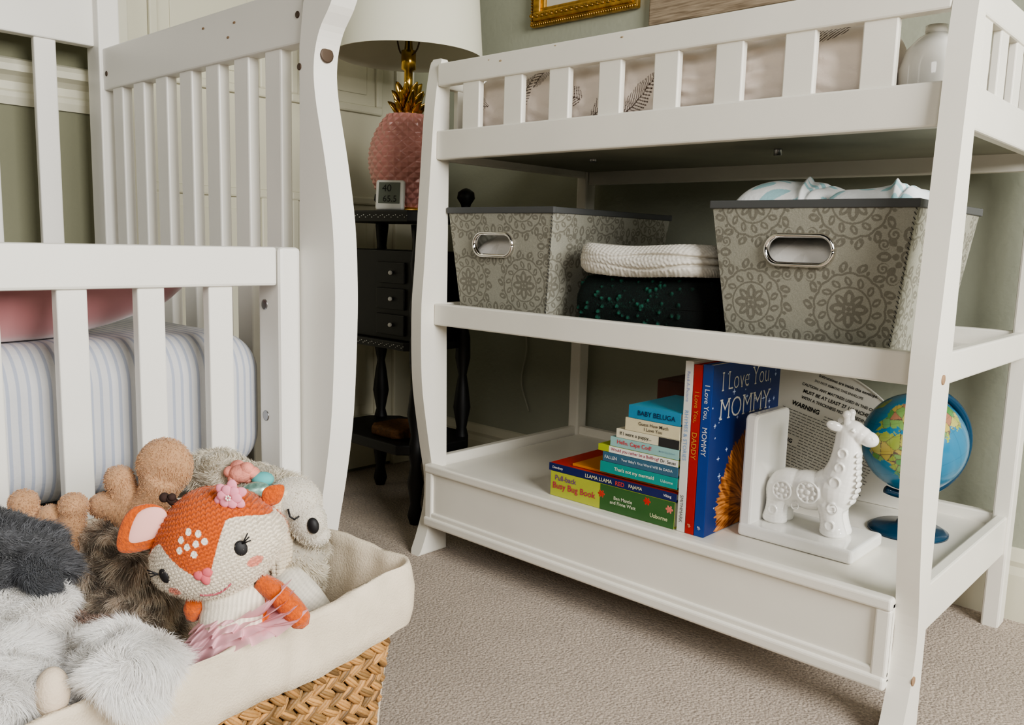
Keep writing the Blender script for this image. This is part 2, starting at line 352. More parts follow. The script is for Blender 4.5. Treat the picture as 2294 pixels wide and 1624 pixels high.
# ------------------------------------------------------------------ fabric bins
def damask(x,z):
    T_=.150; out=np.zeros(x.shape,bool)
    for ox,oz,kind in ((0,0,0),(.5,.5,1)):
        p=((x/T_+ox)%1-.5)*2; q=((z/T_+oz)%1-.5)*2; r=np.hypot(p,q); t=np.arctan2(p,q)
        def leaves(n,r0,r1,w,ph=0,hollow=.38,bend=0):
            t2=t+bend*(r-r0)
            tt=((t2+ph+math.pi/n)%(2*math.pi/n))-math.pi/n; u=np.clip((r-r0)/(r1-r0),0,1); wd=w*np.sin(u*math.pi)**.65; d=np.abs(tt)*r
            a=(r>r0)&(r<r1)&(d<wd)
            return a&~((d<wd*hollow)&(u>.25)&(u<.72)) if hollow else a
        if kind==0:
            out|=leaves(4,.05,.37,.115,0,.28); out|=leaves(4,.09,.36,.085,math.pi/4,.25)
            out|=(r<.05)
            out|=(np.abs(r-.41)<.018)
            out|=leaves(14,.43,.62,.072,0,.28,.6)
            sc=.655+.03*np.abs(np.cos(7*t)); out|=(np.abs(r-sc)<.022)
            out|=leaves(14,.69,.90,.090,math.pi/14,.3,-.5)
            out|=leaves(28,.70,.80,.032,0,0)
        else:
            out|=((r<.12)&(r>.070))|(r<.045); out|=leaves(8,.135,.27,.062,0,0); out|=leaves(4,.27,.54,.095,0,.3); out|=leaves(4,.28,.47,.07,math.pi/4,0)
            for cx,cy,rs,sg in ((.24,.40,.12,1),(.24,-.40,.12,-1),(.41,.22,.11,-1),(.41,-.22,.11,1)):
                dx=np.abs(p)-cx; dy=q-cy; rr_=np.hypot(dx,dy); th_=np.arctan2(dy,dx); sp=(rr_/rs*1.5-sg*th_/(2*math.pi))%1
                out|=(rr_<rs)&(sp<.56)
    return out.astype(float)
DA,DB=np.array([.30,.295,.245]),np.array([.18,.172,.138])
BINTRIM=mat('grey_ribbon_trim',(.075,.078,.078),.7); BININ=mat('bin_lining',(.4,.38,.32),.8); STITCH=mat('dark_stitching',(.03,.03,.03),.8)
def fabric_bin(x0,x1,y0,y1,z0,z1,tap,label,group,hx):
    E=empty('storage_bin',((x0+x1)/2,(y0+y1)/2,z0),label,'storage bin',group)
    zb=z0
    def face(side):
        def fn(U,V):
            t=(1-V)*tap
            z=zb+V*(z1-zb)
            xa=x0+t; xb=x1-t; ya=y0+t*.7; yb=y1-t*.7
            if side=='f': x=xa+U*(xb-xa); y=ya-.002*np.sin(math.pi*U)
            if side=='b': x=xb+U*(xa-xb); y=yb+0*U
            if side=='r': x=xb+.002*np.sin(math.pi*U); y=ya+U*(yb-ya)
            if side=='l': x=xa+0*U; y=yb+U*(ya-yb)
            return x,y,z
        return fn
    hz=z1-.070; ha,hb=.048,.0185
    V=[];F=[];C=[]
    for side,nu in (('f',400),('r',360),('b',20),('l',60)):
        nv=290 if side in 'fr' else 30
        U,Vv=np.meshgrid(np.linspace(0,1,nu),np.linspace(0,1,nv),indexing='ij'); P=face(side)(U,Vv); P=np.stack([np.broadcast_to(p,U.shape) for p in P],-1)
        along={'f':P[...,0]-hx,'b':P[...,0],'r':P[...,1]+.03,'l':P[...,1]}[side]
        d=damask(along,P[...,2]-.052)[...,None]; c=DA*(1-d)+DB*d; c=c*(1+rng.normal(0,.07,c.shape[:2]+(1,)))
        n=len(V); i=np.arange(nu-1)[:,None]*nv+np.arange(nv-1)[None,:]
        f=np.stack([i,i+nv,i+nv+1,i+1],-1).reshape(-1,4)
        if side=='f':
            cx=P[...,0]; cz=P[...,2]; cc=(cx[:-1,:-1]+cx[1:,1:])/2; zz=(cz[:-1,:-1]+cz[1:,1:])/2
            dx=np.maximum(np.abs(cc-hx)-(ha-hb),0); keep=(np.hypot(dx,zz-hz)>hb).reshape(-1); f=f[keep]
        V+=P.reshape(-1,3).tolist(); F+=(f+n).tolist(); C+=c.reshape(-1,3).tolist()
    mk('body',V,F,CLOTHV,E,smooth=False,cols=np.array(C))
    box('lining',(x0+tap+.004,x1-tap-.004),(y0+tap+.004,y1-tap-.004),(z0+.001,z0+.006),BININ,E)
    bm=bmesh.new(); w=.006
    for a in ((x0-.003,x1+.003,y0-.003,y0+w,0),(x0-.003,x1+.003,y1-w,y1+.003,0),(x0-.0026,x0+w,y0,y1,.0004),(x1-w,x1+.0026,y0,y1,.0004)): addbox(bm,(a[0],a[1]),(a[2],a[3]),(z1-.010+a[4],z1+.002-a[4]),.0015)
    bm_out('rim',bm,BINTRIM,E)
    g=[]
    for k in range(34):
        v=k/34; t=(1-v)*tap; z=z0+v*(z1-z0); g.append(tubegeo([(x1-t+.001,y0+t*.7-.0015,z),(x1-t-.002,y0+t*.7-.0015,z+.004)],.0006,5))
    v,f=join_geo(g); mk('stitching',v,f,STITCH,E)
    pts=[]
    for k in range(49):
        a=2*math.pi*k/48; cx=(ha-hb)*(1 if math.cos(a)>0 else -1) if abs(math.cos(a))>1e-6 else 0
        pts.append((hx+cx+(hb+.003)*math.cos(a),y0+tap*.7*(z1-hz)/(z1-z0)-.003,hz+(hb+.003)*math.sin(a)))
    h=tube('handle',pts,.0065,CHROME,E,seg=12,flat=.6); h['label']='oval chrome handle'
    return E
fabric_bin(.604,.908,.030,.325,.503,.728,.030,'beige damask fabric storage bin holding white cloths','damask storage bins',.748)
fabric_bin(.006,.283,.030,.42,.503,.722,.026,'beige damask fabric storage bin with chrome handle','damask storage bins',.132)
MUS=vcol('white_muslin',.9,bump=.4,bscale=180)
def heap(name,cx,cy,cz,rx,ry,h,c1,c2,seed,label,cat,drop=.04,na=.10,th=.55):
    r2=np.random.default_rng(seed); ph=r2.random((8,3))*6
    def fn(U,V):
        a=(U-.5)*2;b_=(V-.5)*2; sq=np.clip(1-np.abs(a)**4,0,1)*np.clip(1-np.abs(b_)**4,0,1)
        n=sum(np.sin(a*(2+k)*.9*(ph[k,0]-3)*.5+b_*(1+k)*(ph[k,1]-3)*.5+ph[k,2])/(1.2+k) for k in range(8))
        fold=.08*np.exp(-((a*.8+b_*.4-.1)/.05)**2)-.10*np.exp(-((a*.5-b_*.3+.3)/.04)**2)-.08*np.exp(-((a*.9+b_*.15-.45)/.04)**2)
        z=cz+h*np.sqrt(sq)*(1+na*n+fold*3)-drop*(1-np.sqrt(sq)); return cx+a*rx,cy+b_*ry,z
    def cf(U,V,P):
        s=(np.sin(P[...,0]*90+P[...,1]*40+ph[0,0]*3+2*np.sin(P[...,1]*50))*np.sin(P[...,0]*35-P[...,1]*110)>th)[...,None]
        return np.where(s,np.array(c2),np.array(c1))
    o=grid(name,fn,140,140,cf,MUS); tag(o,label,cat); return o
heap('muslin_cloth',.690,.16,.724,.074,.115,.036,(.80,.82,.82),(.36,.58,.62),1,'crumpled white muslin cloth with pale blue pattern','cloth',na=.16,th=.35,drop=.02)
heap('muslin_cloth',.828,.16,.722,.066,.115,.034,(.78,.81,.83),(.36,.58,.62),2,'white muslin cloth folded beside another in the bin','cloth',na=.16,th=.4,drop=.02)
heap('muslin_cloth',.75,.145,.645,.10,.092,.040,(.80,.78,.74),(.7,.68,.64),3,'plain white cloth seen through the bin handle','cloth',drop=.02)
heap('muslin_cloth',.14,.150,.642,.09,.098,.040,(.80,.78,.74),(.7,.68,.64),4,'plain white cloth inside the damask bin','cloth',drop=.02)
# folded blankets
def folded(name,x,y,z,layers,colfn,m,label,bumpamp,freq,seed,lump=0,nu=260,nv=60,e=.28,nod=0,crease=0):
    n=layers; h=(z[1]-z[0])/n
    V=[];F=[];C=[]
    if nod:
        kd=KDTree(nod); r2=np.random.default_rng(9)
        for i in range(nod): kd.insert((r2.uniform(*x),r2.choice([y[0]+.002,r2.uniform(y[0],y[1])]),r2.uniform(*z)),i)
        kd.balance()
    # evenly spaced positions round the rounded-square outline
    c_=.7071**e; q=nu//4; u=np.linspace(-c_,c_,q,endpoint=False); ca=np.abs(u)**(1/e); oth=np.sqrt(1-ca**2)**e
    PX=np.concatenate([u,oth,-u,-oth,[u[0]]]); PY=np.concatenate([-oth,u,oth,-u,[-oth[0]]])
    for k in range(n):
        za=z[0]+k*h; zb=za+h*1.02; ins=.006*((k*7+seed)%3)
        px=np.repeat(PX[:,None],nv,1); py=np.repeat(PY[:,None],nv,1); Vv=np.repeat(np.linspace(0,1,nv)[None,:],len(PX),0)
        t=(Vv-.5)*math.pi; rr=1-(h*.55/((x[1]-x[0])/2))*(1-np.cos(t)**.7)
        rr=np.where(np.abs(Vv-.5)>.42,rr*np.clip((.5-np.abs(Vv-.5))/.08,0,1),rr)
        X=(x[0]+x[1])/2+px*((x[1]-x[0])/2-ins)*rr; Y=(y[0]+y[1])/2+py*((y[1]-y[0])/2-ins)*rr
        Z=(za+zb)/2+np.clip(np.sin(t)*1.12,-1,1)*h/2
        if nod:
            d=np.array([kd.find(w_)[2] for w_ in np.stack([X,Y,Z],-1).reshape(-1,3)]).reshape(X.shape); nz=bumpamp*(np.clip(1-(d/.0045)**2,0,1)-.3)
        else: nz=bumpamp*(np.abs(np.sin(X*freq+2*np.sin(Z*130)))*np.abs(np.sin(Z*freq*1.1+Y*freq+2*np.sin(X*110)))-.4)
        big=lump*(np.sin(X*38+k*2.1+seed)+np.sin(Y*29+k*1.3)+.6*np.sin(Z*120+X*30+k))
        if crease:
            for zc,dp in ((.33,1),(.66,1)):
                zz=z[0]+(z[1]-z[0])*zc+.003*np.sin(X*30+zc*9); big=big-crease*dp*np.exp(-((Z-zz)/.0022)**2)*np.clip((X-.40)/.06,.15,1)
        nz2=nz+big
        X=X+nz2*px; Y=Y+nz2*py; Z=Z+nz*.6*np.sign(Z-(za+zb)/2)*(1 if k==n-1 else .2)+lump*1.2*np.sin(X*24+Y*12+k*.4)
        i=np.arange(len(PX)-1)[:,None]*nv+np.arange(nv-1)[None,:]; f=np.stack([i,i+nv,i+nv+1,i+1],-1).reshape(-1,4)+len(V)
        P=np.stack([X,Y,Z],-1); V+=P.reshape(-1,3).tolist(); F+=f.tolist(); C+=colfn(P,nz).reshape(-1,3).tolist()
    o=mk(name,V,F,m,smooth=True,cols=np.array(C)); tag(o,label,'blanket'); return o
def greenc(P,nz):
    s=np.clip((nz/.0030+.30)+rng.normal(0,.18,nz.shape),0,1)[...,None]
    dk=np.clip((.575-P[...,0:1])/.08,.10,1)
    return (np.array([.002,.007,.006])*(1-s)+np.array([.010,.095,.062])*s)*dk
KN2=vcol('chunky_green_knit',1,bump=.6,bscale=400)
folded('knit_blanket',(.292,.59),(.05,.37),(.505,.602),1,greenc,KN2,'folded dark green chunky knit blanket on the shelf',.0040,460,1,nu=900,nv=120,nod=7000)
folded('folded_blanket',(.312,.585),(.040,.35),(.606,.659),1,lambda P,nz:np.tile(np.array([.68,.65,.58]),P.shape[:2]+(1,))*(1+.05*np.sin(P[...,:1]*500)),MUS,'folded white waffle blanket on top of a green one',.0012,420,0,lump=.0022,nu=600,nv=100,e=.38,crease=.006)
# ------------------------------------------------------------------ books
def bookmat(n,c): return mat(n,c,.35,var=.05,vscale=30)
SZ=.1855
def flatbook(x0,x1,z0,z1,depth,c,texts,label,y0=.043,c2=None,split=None,cov=.0018,topc=None):
    E=empty('book',((x0+x1)/2,y0+depth/2,z0),label,'book','stacked picture books')
    bm=bmesh.new(); addbox(bm,(x0,x1),(y0,y0+cov),(z0,z1),.0005); addbox(bm,(x0+.0002,x1-.0002),(y0+.0002,y0+depth),(z0+.0002,z0+cov),.0005); addbox(bm,(x0+.0002,x1-.0002),(y0+.0002,y0+depth),(z1-cov,z1-.0002),.0005,mi=1)
    bm_out('cover',bm,[bookmat('book_cover',c),bookmat('book_front',topc or c)],E)
    box('pages',(x0+.002,x1-.002),(y0+cov,y0+depth-.003),(z0+cov,z1-cov),PAPER,E,.0003)
    if c2: box('spine_panel',(split,x1),(y0-.0004,y0+.0004),(z0+.0003,z1-.0003),bookmat('spine_panel',c2),E,0)
    for t in texts:
        body,cx,cz,w,h,colr=t[:6]; text(body,MF(cx,y0-.0008,cz),w,h,ink('lettering_ink',colr),E,bold=.008)
    return E
B1=flatbook(.288,.560,SZ,.2325,.20,(.46,.50,.07),[('Pull-back',.325,.222,.05,.011,(.16,.03,.25)),('Busy Bug Book',.345,.205,.10,.017,(.50,.02,.10)),('Ben Mantle\nand Fiona Watt',.455,.208,.055,.018,(.80,.80,.62)),('Usborne',.530,.200,.035,.010,(.9,.85,.5))],'thick lime green board book with purple lettering',c2=(.045,.13,.035),split=.405,topc=(.06,.18,.05))
for nm,cx,cz,r_,cc in (('ladybird_picture',.505,.222,.006,(.6,.03,.02)),('ladybird_picture',.408,.214,.006,(.55,.05,.03)),('flower_picture',.550,.218,.006,(.75,.20,.15))):
    g=[sphgeo((cx,.0428,cz),(r_,.0006,r_*.8),nu=18,nv=8)]+[sphgeo((cx+r_*math.cos(a)*.95,.0428,cz+r_*math.sin(a)*.9),(r_*.35,.0005,r_*.35),nu=8,nv=6) for a in np.linspace(0,5.2,6)]
    v,f=join_geo(g); mk(nm,v,f,mat(nm,cc,.5),B1,smooth=True)
flatbook(.283,.562,.233,.2475,.215,(.012,.02,.12),[('Dewdney',.305,.240,.028,.006,(.9,.85,.8)),('LLAMA LLAMA',.400,.240,.060,.0075,(.85,.80,.5)),('RED',.447,.240,.02,.0075,(.75,.08,.05)),('PAJAMA',.480,.240,.035,.0075,(.85,.80,.5)),('Viking',.545,.240,.018,.006,(.9,.85,.8))],'dark blue picture book with a red front cover',topc=(.50,.03,.02))
flatbook(.33,.56,.248,.2525,.21,(.65,.24,.02),[],'thin orange picture book lying in a stack',y0=.055)
flatbook(.46,.56,.2530,.2535+.001,.16,(.10,.30,.06),[],'thin green picture book lying in a stack',y0=.05,cov=.0005)
flatbook(.402,.562,.2548,.2745,.17,(.02,.30,.27),[("That's not my mermaid",.475,.2645,.105,.0085,(.85,.9,.7)),('Usborne',.542,.2645,.025,.005,(.5,.8,.7))],'teal touch-and-feel board book with pale lettering',topc=(.03,.4,.35))
flatbook(.407,.562,.275,.2925,.17,(.05,.14,.22),[("FALLEN",.425,.284,.026,.006,(.8,.85,.85)),("Your Baby's First Word Will Be DADA",.50,.284,.105,.0075,(.75,.82,.85))],'slate blue picture book with pale lettering')
flatbook(.396,.562,.293,.305,.20,(.40,.48,.04),[('Would you rather be a Bullfrog?',.475,.299,.10,.0075,(.35,.03,.10)),('Dr. Seuss',.543,.299,.03,.006,(.02,.02,.02))],'yellow green picture book with white spine',c2=(.8,.8,.74),split=.42)
flatbook(.422,.562,.3055,.3225,.18,(.30,.52,.50),[('Hello, Cape Cod!',.473,.3145,.072,.0095,(.65,.02,.05)),('Martha Day Zschock',.54,.314,.032,.005,(.2,.3,.4))],'pale aqua board book with red lettering')
flatbook(.434,.562,.323,.339,.17,(.72,.68,.52),[('If I were a puppy...',.475,.331,.065,.009,(.02,.02,.02))],'cream board book with black lettering',c2=(.03,.03,.03),split=.522)
flatbook(.452,.562,.3395,.362,.15,(.68,.62,.42),[('Guess How Much\nI Love You',.51,.351,.06,.017,(.08,.06,.05))],'cream small board book with dark lettering')
flatbook(.458,.562,.3625,.385,.15,(.03,.25,.42),[('BABY BELUGA',.515,.3735,.075,.010,(.01,.02,.08))],'bright blue board book on top of the stack',topc=(.05,.4,.6))
def upbook(x0,x1,y0,y1,z1,c,texts,label,side=True):
    E=empty('book',((x0+x1)/2,(y0+y1)/2,SZ),label,'book','upright picture books'); cov=.0018
    bm=bmesh.new(); addbox(bm,(x0,x1),(y0,y0+cov),(SZ,z1),.0006); addbox(bm,(x0+.0002,x0+cov),(y0+.0002,y1),(SZ+.0002,z1-.0002),.0006); addbox(bm,(x1-cov,x1-.0002),(y0+.0002,y1),(SZ+.0002,z1-.0002),.0006)
    bm_out('cover',bm,bookmat('book_cover',c),E); box('pages',(x0+cov,x1-cov),(y0+cov,y1-.003),(SZ+.003,z1-.003),PAPER,E,.0003)
    for body,cz,w,h,colr in texts: text(body,MV((x0+x1)/2,y0-.0008,cz),w,h,ink('lettering_ink',colr),E)
    return E
upbook(.5655,.5805,.043,.26,.474,(.72,.71,.66),[('Read-A-Picture',.432,.05,.007,(.25,.3,.55)),('RHYMES & STORIES',.35,.085,.007,(.2,.35,.6)),('SMITHMARK',.225,.05,.006,(.1,.1,.1))],'tall white-spined picture storybook standing upright')
upbook(.5815,.5975,.043,.27,.470,(.42,.015,.012),[('I Love You,',.40,.06,.009,(.6,.28,.05)),('DADDY',.335,.045,.009,(.6,.28,.05)),('gb',.20,.01,.006,(.7,.5,.3))],'red picture book standing upright')
BL=upbook(.5985,.6170,.043,.285,.472,(.010,.05,.26),[('I Love You,',.41,.06,.010,(.7,.72,.75)),('MOMMY',.345,.05,.009,(.7,.72,.75)),('gb',.20,.01,.006,(.8,.8,.8))],'blue picture book with night sky and lion on cover')
stars=rng.random((50,3)); HT=rng.random(900); HF=rng.random((64,64))
def vnoise(a,b):
    a0=np.floor(a).astype(int); b0=np.floor(b).astype(int); fa=a-a0; fb=b-b0; fa=fa*fa*(3-2*fa); fb=fb*fb*(3-2*fb)
    g=lambda i,j: HF[i%64,j%64]
    return (g(a0,b0)*(1-fa)+g(a0+1,b0)*fa)*(1-fb)+(g(a0,b0+1)*(1-fa)+g(a0+1,b0+1)*fa)*fb
def covercol(U,V,P):
    y,z=P[...,1],P[...,2]; c=np.tile(np.array([.005,.026,.15]),y.shape+(1,))
    for s in stars:
        sy,sz=.045+.24*s[0],.20+.26*s[1]; d=np.hypot(y-sy,z-sz); st=(d<.0012+.0012*s[2])|((np.abs(y-sy)<.0006)&(d<.007*s[2]))|((np.abs(z-sz)<.0006)&(d<.007*s[2]))
        c=np.where(st[...,None],np.array([.5,.6,.8]),c)
    # shaggy fur: strands swept down and outward from the face
    yy=(y-.20)/.13; zz=(z-.215)/.15; d=np.hypot(yy,zz); an=np.arctan2(zz,yy)
    strand=vnoise((an+.5*d)*22+3*vnoise(an*5,d*3),d*3.2)*.5+vnoise((an-.2*d)*60,d*6)*.5
    ed=1.0-.10*vnoise(an*30+9,d*0)-.05*vnoise(an*90,d*0+3)
    hair=np.clip((strand-.2)*1.7,0,1)
    mane=(np.array([.14,.03,.004])*(1-hair[...,None])+np.array([.74,.31,.085])*hair[...,None])
    c=np.where((d<ed)[...,None],mane,c)
    d2=np.hypot((y-.225)/.05,(z-.25)/.06); c=np.where((d2<1)[...,None],np.array([.66,.36,.12])*(.7+.5*vnoise(y*900,z*500))[...,None],c)
    for ey in (.205,.245): c=np.where((np.hypot(y-ey,z-.262)<.005)[...,None],np.array([.02,.01,.01]),c)
    return c
grid('cover_picture',lambda U,V:(.6173+0*U,.0435+U*.241,.1865+V*.284),340,400,covercol,PRINT,BL)
TW=ink('title_silver',(.62,.61,.54)); text('I Love You,',MX(.6178,.160,.440),.175,.036,TW,BL,bold=-.018,serif=True,keep=False); text('MOMMY',MX(.6178,.160,.396),.18,.034,TW,BL,bold=-.014,serif=True,keep=False)
BX=box('wooden_box',(.355,.42),(.29,.40),(SZ,.392),mat('red_brown_wood',(.10,.030,.02),.45,var=.2,vscale=30),None,.003); tag(BX,'small red-brown box behind the stacked books','box')
# ------------------------------------------------------------------ bookend with giraffe
BE=empty('giraffe_bookend',(.742,.165,SZ),'glazed white ceramic bookend with embossed giraffe figure','bookend')
box('base',(.646,.838),(.100,.228),(SZ,.2075),CERAM,BE,.006,seg=4)
prism('plate',[(.104,.2),(.104,.382),(.108,.388),(.114,.390),(.218,.390),(.224,.388),(.228,.382),(.228,.2)],'yz',.6465,.667,CERAM,BE,bev=.004)
gy=.162
G=[sphgeo((.706,gy,.268),(.037,.028,.033)),sphgeo((.740,gy,.271),(.044,.028,.033)),sphgeo((.774,gy,.276),(.036,.028,.039)),sphgeo((.690,gy,.260),(.024,.027,.031))]
neck=[(.780,gy,.280),(.787,gy,.300),(.792,gy,.320),(.794,gy,.340),(.794,gy,.358),(.794,gy,.374)]; nr=[.033,.029,.0255,.023,.0205,.019]
for (c_,r_) in zip(neck,nr): G.append(sphgeo(c_,(r_,r_*.9,r_*1.1),nu=24,nv=16))
for i in range(5):
    for t_ in (.33,.66): 
        c_=Vector(neck[i]).lerp(Vector(neck[i+1]),t_); r_=nr[i]*(1-t_)+nr[i+1]*t_; G.append(sphgeo(c_,(r_,r_*.9,r_),nu=24,nv=16))
G.append(sphgeo((.801,gy,.380),(.0205,.0165,.0165),(0,R(12),0))); G.append(sphgeo((.825,gy,.371),(.0160,.0130,.0125),(0,R(15),0))); G.append(sphgeo((.813,gy,.375),(.017,.0145,.0145)))
for s in (-1,1):
    G.append(sphgeo((.793,gy+s*.009,.396),(.005,.005,.012))); G.append(sphgeo((.792,gy+s*.010,.406),.0066))
    G.append(sphgeo((.777,gy+s*.017,.386),(.013,.005,.008),(0,R(20),R(s*-30))))
    for (xa,xb) in ((.778,.786),(.692,.688)):
        for t_ in np.linspace(0,1,9): G.append(sphgeo((xa+(xb-xa)*t_,gy+s*.0115,.255-.040*t_),(.0215-.003*math.sin(t_*math.pi),.0170,.012),nu=20,nv=12))
        G.append(sphgeo((xb,gy+s*.0115,.2115),(.021,.017,.0045),nu=20,nv=12))
def ring(cx,cz,r,t=.0018,y=None,n=28):
    return tubegeo([(cx+r*math.cos(a),(y if y is not None else gy-.0288),cz+r*math.sin(a)) for a in np.linspace(0,2*math.pi,n)],t,6)
E2=[]
for cx,cz,s in ((.704,.268,1),(.747,.274,1.15)):
    E2+= [ring(cx,cz,.0155*s,t=.002),sphgeo((cx,gy-.0285,cz),(.004*s,.0028,.004*s),nu=10,nv=8)]
    for a in range(8): E2.append(sphgeo((cx+.0095*s*math.cos(a*.785),gy-.0282,cz+.0095*s*math.sin(a*.785)),(.0033*s,.0026,.0033*s),nu=8,nv=6))
E2+=[ring(.788,.256,.008,y=gy-.0275),ring(.794,.345,.007,y=gy-.0205,t=.0014),ring(.792,.322,.007,y=gy-.023,t=.0014),ring(.788,.298,.008,y=gy-.0268,t=.0014),ring(.690,.232,.007,y=gy-.0280,t=.0014),ring(.786,.228,.007,y=gy-.0280,t=.0014),ring(.726,.246,.006,y=gy-.024,t=.0014)]
E2.append(tubegeo([(.807,gy-.0155,.386),(.803,gy-.0165,.383),(.809,gy-.0158,.381)],.0016,6)); E2.append(ring(.833,.373,.0025,t=.001,y=gy-.0095))
for k in range(9): E2.append(sphgeo((.8195-.0006*k if k>2 else .811+.003*k,gy-.004,.268+.0095*k),(.0022,.014,.0046),nu=10,nv=8))
V,F=blobmesh(G+E2,.0011,3); mk('giraffe',V,F,CERAM,BE,smooth=True)
# ------------------------------------------------------------------ globe
GL=empty('desk_globe',(.842,.338,SZ),'small political desk globe on blue plastic stand','globe')
GB=mat('blue_plastic',(.004,.040,.085),.22); gc=Vector((.836,.347,.339)); gr=.084
NA=[(-168,66),(-150,71),(-125,70),(-95,72),(-80,65),(-60,55),(-66,45),(-75,38),(-81,27),(-90,30),(-97,25),(-95,17),(-85,11),(-78,8),(-88,15),(-105,20),(-115,30),(-124,42),(-132,55),(-150,60)]
SA=[(-80,8),(-62,10),(-50,0),(-35,-7),(-40,-22),(-55,-35),(-66,-50),(-74,-52),(-72,-30),(-70,-18),(-81,-5)]
AF=[(-17,20),(-8,35),(10,37),(32,31),(43,12),(51,11),(40,-5),(35,-22),(20,-35),(12,-15),(9,3),(-8,5)]
EU=[(-9,38),(0,44),(-4,49),(8,55),(10,64),(25,71),(60,70),(100,77),(140,73),(178,68),(160,60),(140,52),(127,38),(120,25),(108,12),(100,14),(90,22),(79,8),(70,22),(55,26),(45,13),(35,32),(28,40),(15,42)]
GRN=[(-55,60),(-20,70),(-20,82),(-60,82)]; AUS=[(114,-22),(130,-12),(143,-12),(153,-27),(148,-38),(130,-32),(115,-34)]
def inpoly(x,y,p):
    ins=np.zeros(x.shape,bool); j=len(p)-1
    for i in range(len(p)):
        xi,yi=p[i];xj,yj=p[j]
        c=((yi>y)!=(yj>y))&(x<(xj-xi)*(y-yi)/((yj-yi)+1e-9)+xi); ins^=c; j=i
    return ins
axis=Matrix.Rotation(R(-47),3,'Z')@Matrix.Rotation(R(23),3,'X')@Matrix.Rotation(R(-62),3,'Z')
nu,nv=380,250; lon=np.linspace(-180,180,nu); lat=np.linspace(-89.9,89.9,nv); LO,LA=np.meshgrid(lon,lat,indexing='ij')
P=np.stack([np.cos(np.radians(LA))*np.cos(np.radians(LO)),np.cos(np.radians(LA))*np.sin(np.radians(LO)),np.sin(np.radians(LA))],-1)@np.array(axis).T*gr+np.array(gc)
C=np.tile(np.array([.02,.18,.32]),(nu,nv,1)); wob=2.5*np.sin(LO*.5)*np.cos(LA*.7)+1.2*np.sin(LO*1.3+LA*1.1)
pal=np.array([(.34,.42,.08),(.10,.32,.08),(.52,.42,.10),(.42,.20,.12),(.22,.40,.12),(.50,.48,.14),(.16,.36,.14)])*.85
kd=KDTree(420); sd=rng.random((420,2))*np.array([360,150])-np.array([180,65])
for i,(a,b_) in enumerate(sd): kd.insert((a*.8,b_,0),i)
kd.balance()
land=np.zeros(LO.shape,bool)
for p in (NA,SA,AF,EU,GRN,AUS): land|=inpoly(LO+wob,LA+wob*.5,p)
idx=np.argwhere(land)
for a,b_ in idx:
    r_=kd.find_n((LO[a,b_]*.8,LA[a,b_],0),2); C[a,b_]=pal[r_[0][1]%7] if r_[1][2]-r_[0][2]>.5 else (.12,.08,.06)
C[(np.abs(((LO+7.5)%15)-7.5)<.35)|(np.abs(((LA+7.5)%15)-7.5)<.3)]*=.8
i=np.arange(nu-1)[:,None]*nv+np.arange(nv-1)[None,:]; F=np.stack([i,i+nv,i+nv+1,i+1],-1).reshape(-1,4).tolist()
mk('sphere',P.reshape(-1,3),F,vcol('globe_map_print',.25,coat=.3),GL,smooth=True,cols=C.reshape(-1,3))
vx=Vector((.735,.678,0)); ax=(vx*math.sin(R(23))+Vector((0,0,1))*math.cos(R(23)))
pp=Vector((ax.z*vx.x,ax.z*vx.y,-math.sin(R(23)))); arc=[gc+(ax*math.cos(a)+pp*math.sin(a))*(gr+.009) for a in np.linspace(-.05,math.pi+.05,40)]
tube('meridian_arm',arc,.0070,GB,GL,seg=10)
lathe('base',[(.064,0),(.064,.004),(.055,.009),(.02,.014),(.012,.03),(.009,.055),(.007,.072),(.002,.074)],GB,GL,loc=(.842,.338,SZ))
# ------------------------------------------------------------------ printed instruction panel
PN=empty('instruction_panel',(.64,.45,SZ),'grey printed instruction board leaning inside the table back','board')
lean=R(-6)
pan=[(.48,0),(.80,0),(.80,.06),(.785,.13),(.75,.185),(.69,.225),(.62,.25),(.48,.27)]
ML=Matrix.Translation((0,.455,SZ))@Matrix.Rotation(lean,4,'X')
o=prism('board',pan,'xz',0,.006,mat('grey_printed_paper',(.80,.78,.71),.8),None,bev=.001); o.data.transform(ML); attach(o,PN)
o=tube('rolled_edge',catmull([(.62,-.001,.2505),(.69,-.001,.2255),(.75,-.001,.1855),(.785,-.001,.1305),(.80,-.001,.06)],6),.0018,mat('white_card_edge',(.75,.73,.66),.7)); o.data.transform(ML); attach(o,PN)
RL=R(-13)
def lt(body,cx,cz,w,h,bold=0): 
    dx=cx-.62; dz=cz-.16; c_,s_=math.cos(RL),math.sin(RL)
    text(body,ML@MF(.62+dx*c_-dz*s_,-.0007,.16+dx*s_+dz*c_,RL),w,h,INK,PN,bold=bold)
lt('Instructions are inside this envelope.',.655,.224,.120,.0105,.018); lt('DO NOT REMOVE THIS ENVELOPE',.640,.212,.10,.006,.008); lt('CAUTION: ANY MATTRESS USED IN THIS CRIB',.645,.198,.155,.0105,.018); lt('MUST BE AT LEAST 27 1/4 INCHES',.645,.185,.140,.0105,.018); lt('WITH A THICKNESS NOT EXCEEDING',.645,.172,.140,.0105,.018); lt('WARNING',.590,.155,.060,.013,.03); lt('WARNING',.560,.080,.055,.012,.03)
g=[]
for row in range(24):
    z=.151-row*.0058
    xx=.632 if .145<z else (.60 if .070<z<.090 else .545)
    while xx<.745:
        w_=.004+rng.random()*.009; q=[]
        for (a,b_) in ((xx,z),(xx+w_,z),(xx+w_,z+.0014),(xx,z+.0014)):
            dx=a-.62; dz=b_-.16; X2=.62+dx*math.cos(RL)-dz*math.sin(RL); Z2=.16+dx*math.sin(RL)+dz*math.cos(RL); q.append((X2,-.0008,Z2))
        if min(t_[2] for t_ in q)>.004 and max(t_[0] for t_ in q)<.775: g.append((q,[(0,1,2,3)]))
        xx+=w_+.002
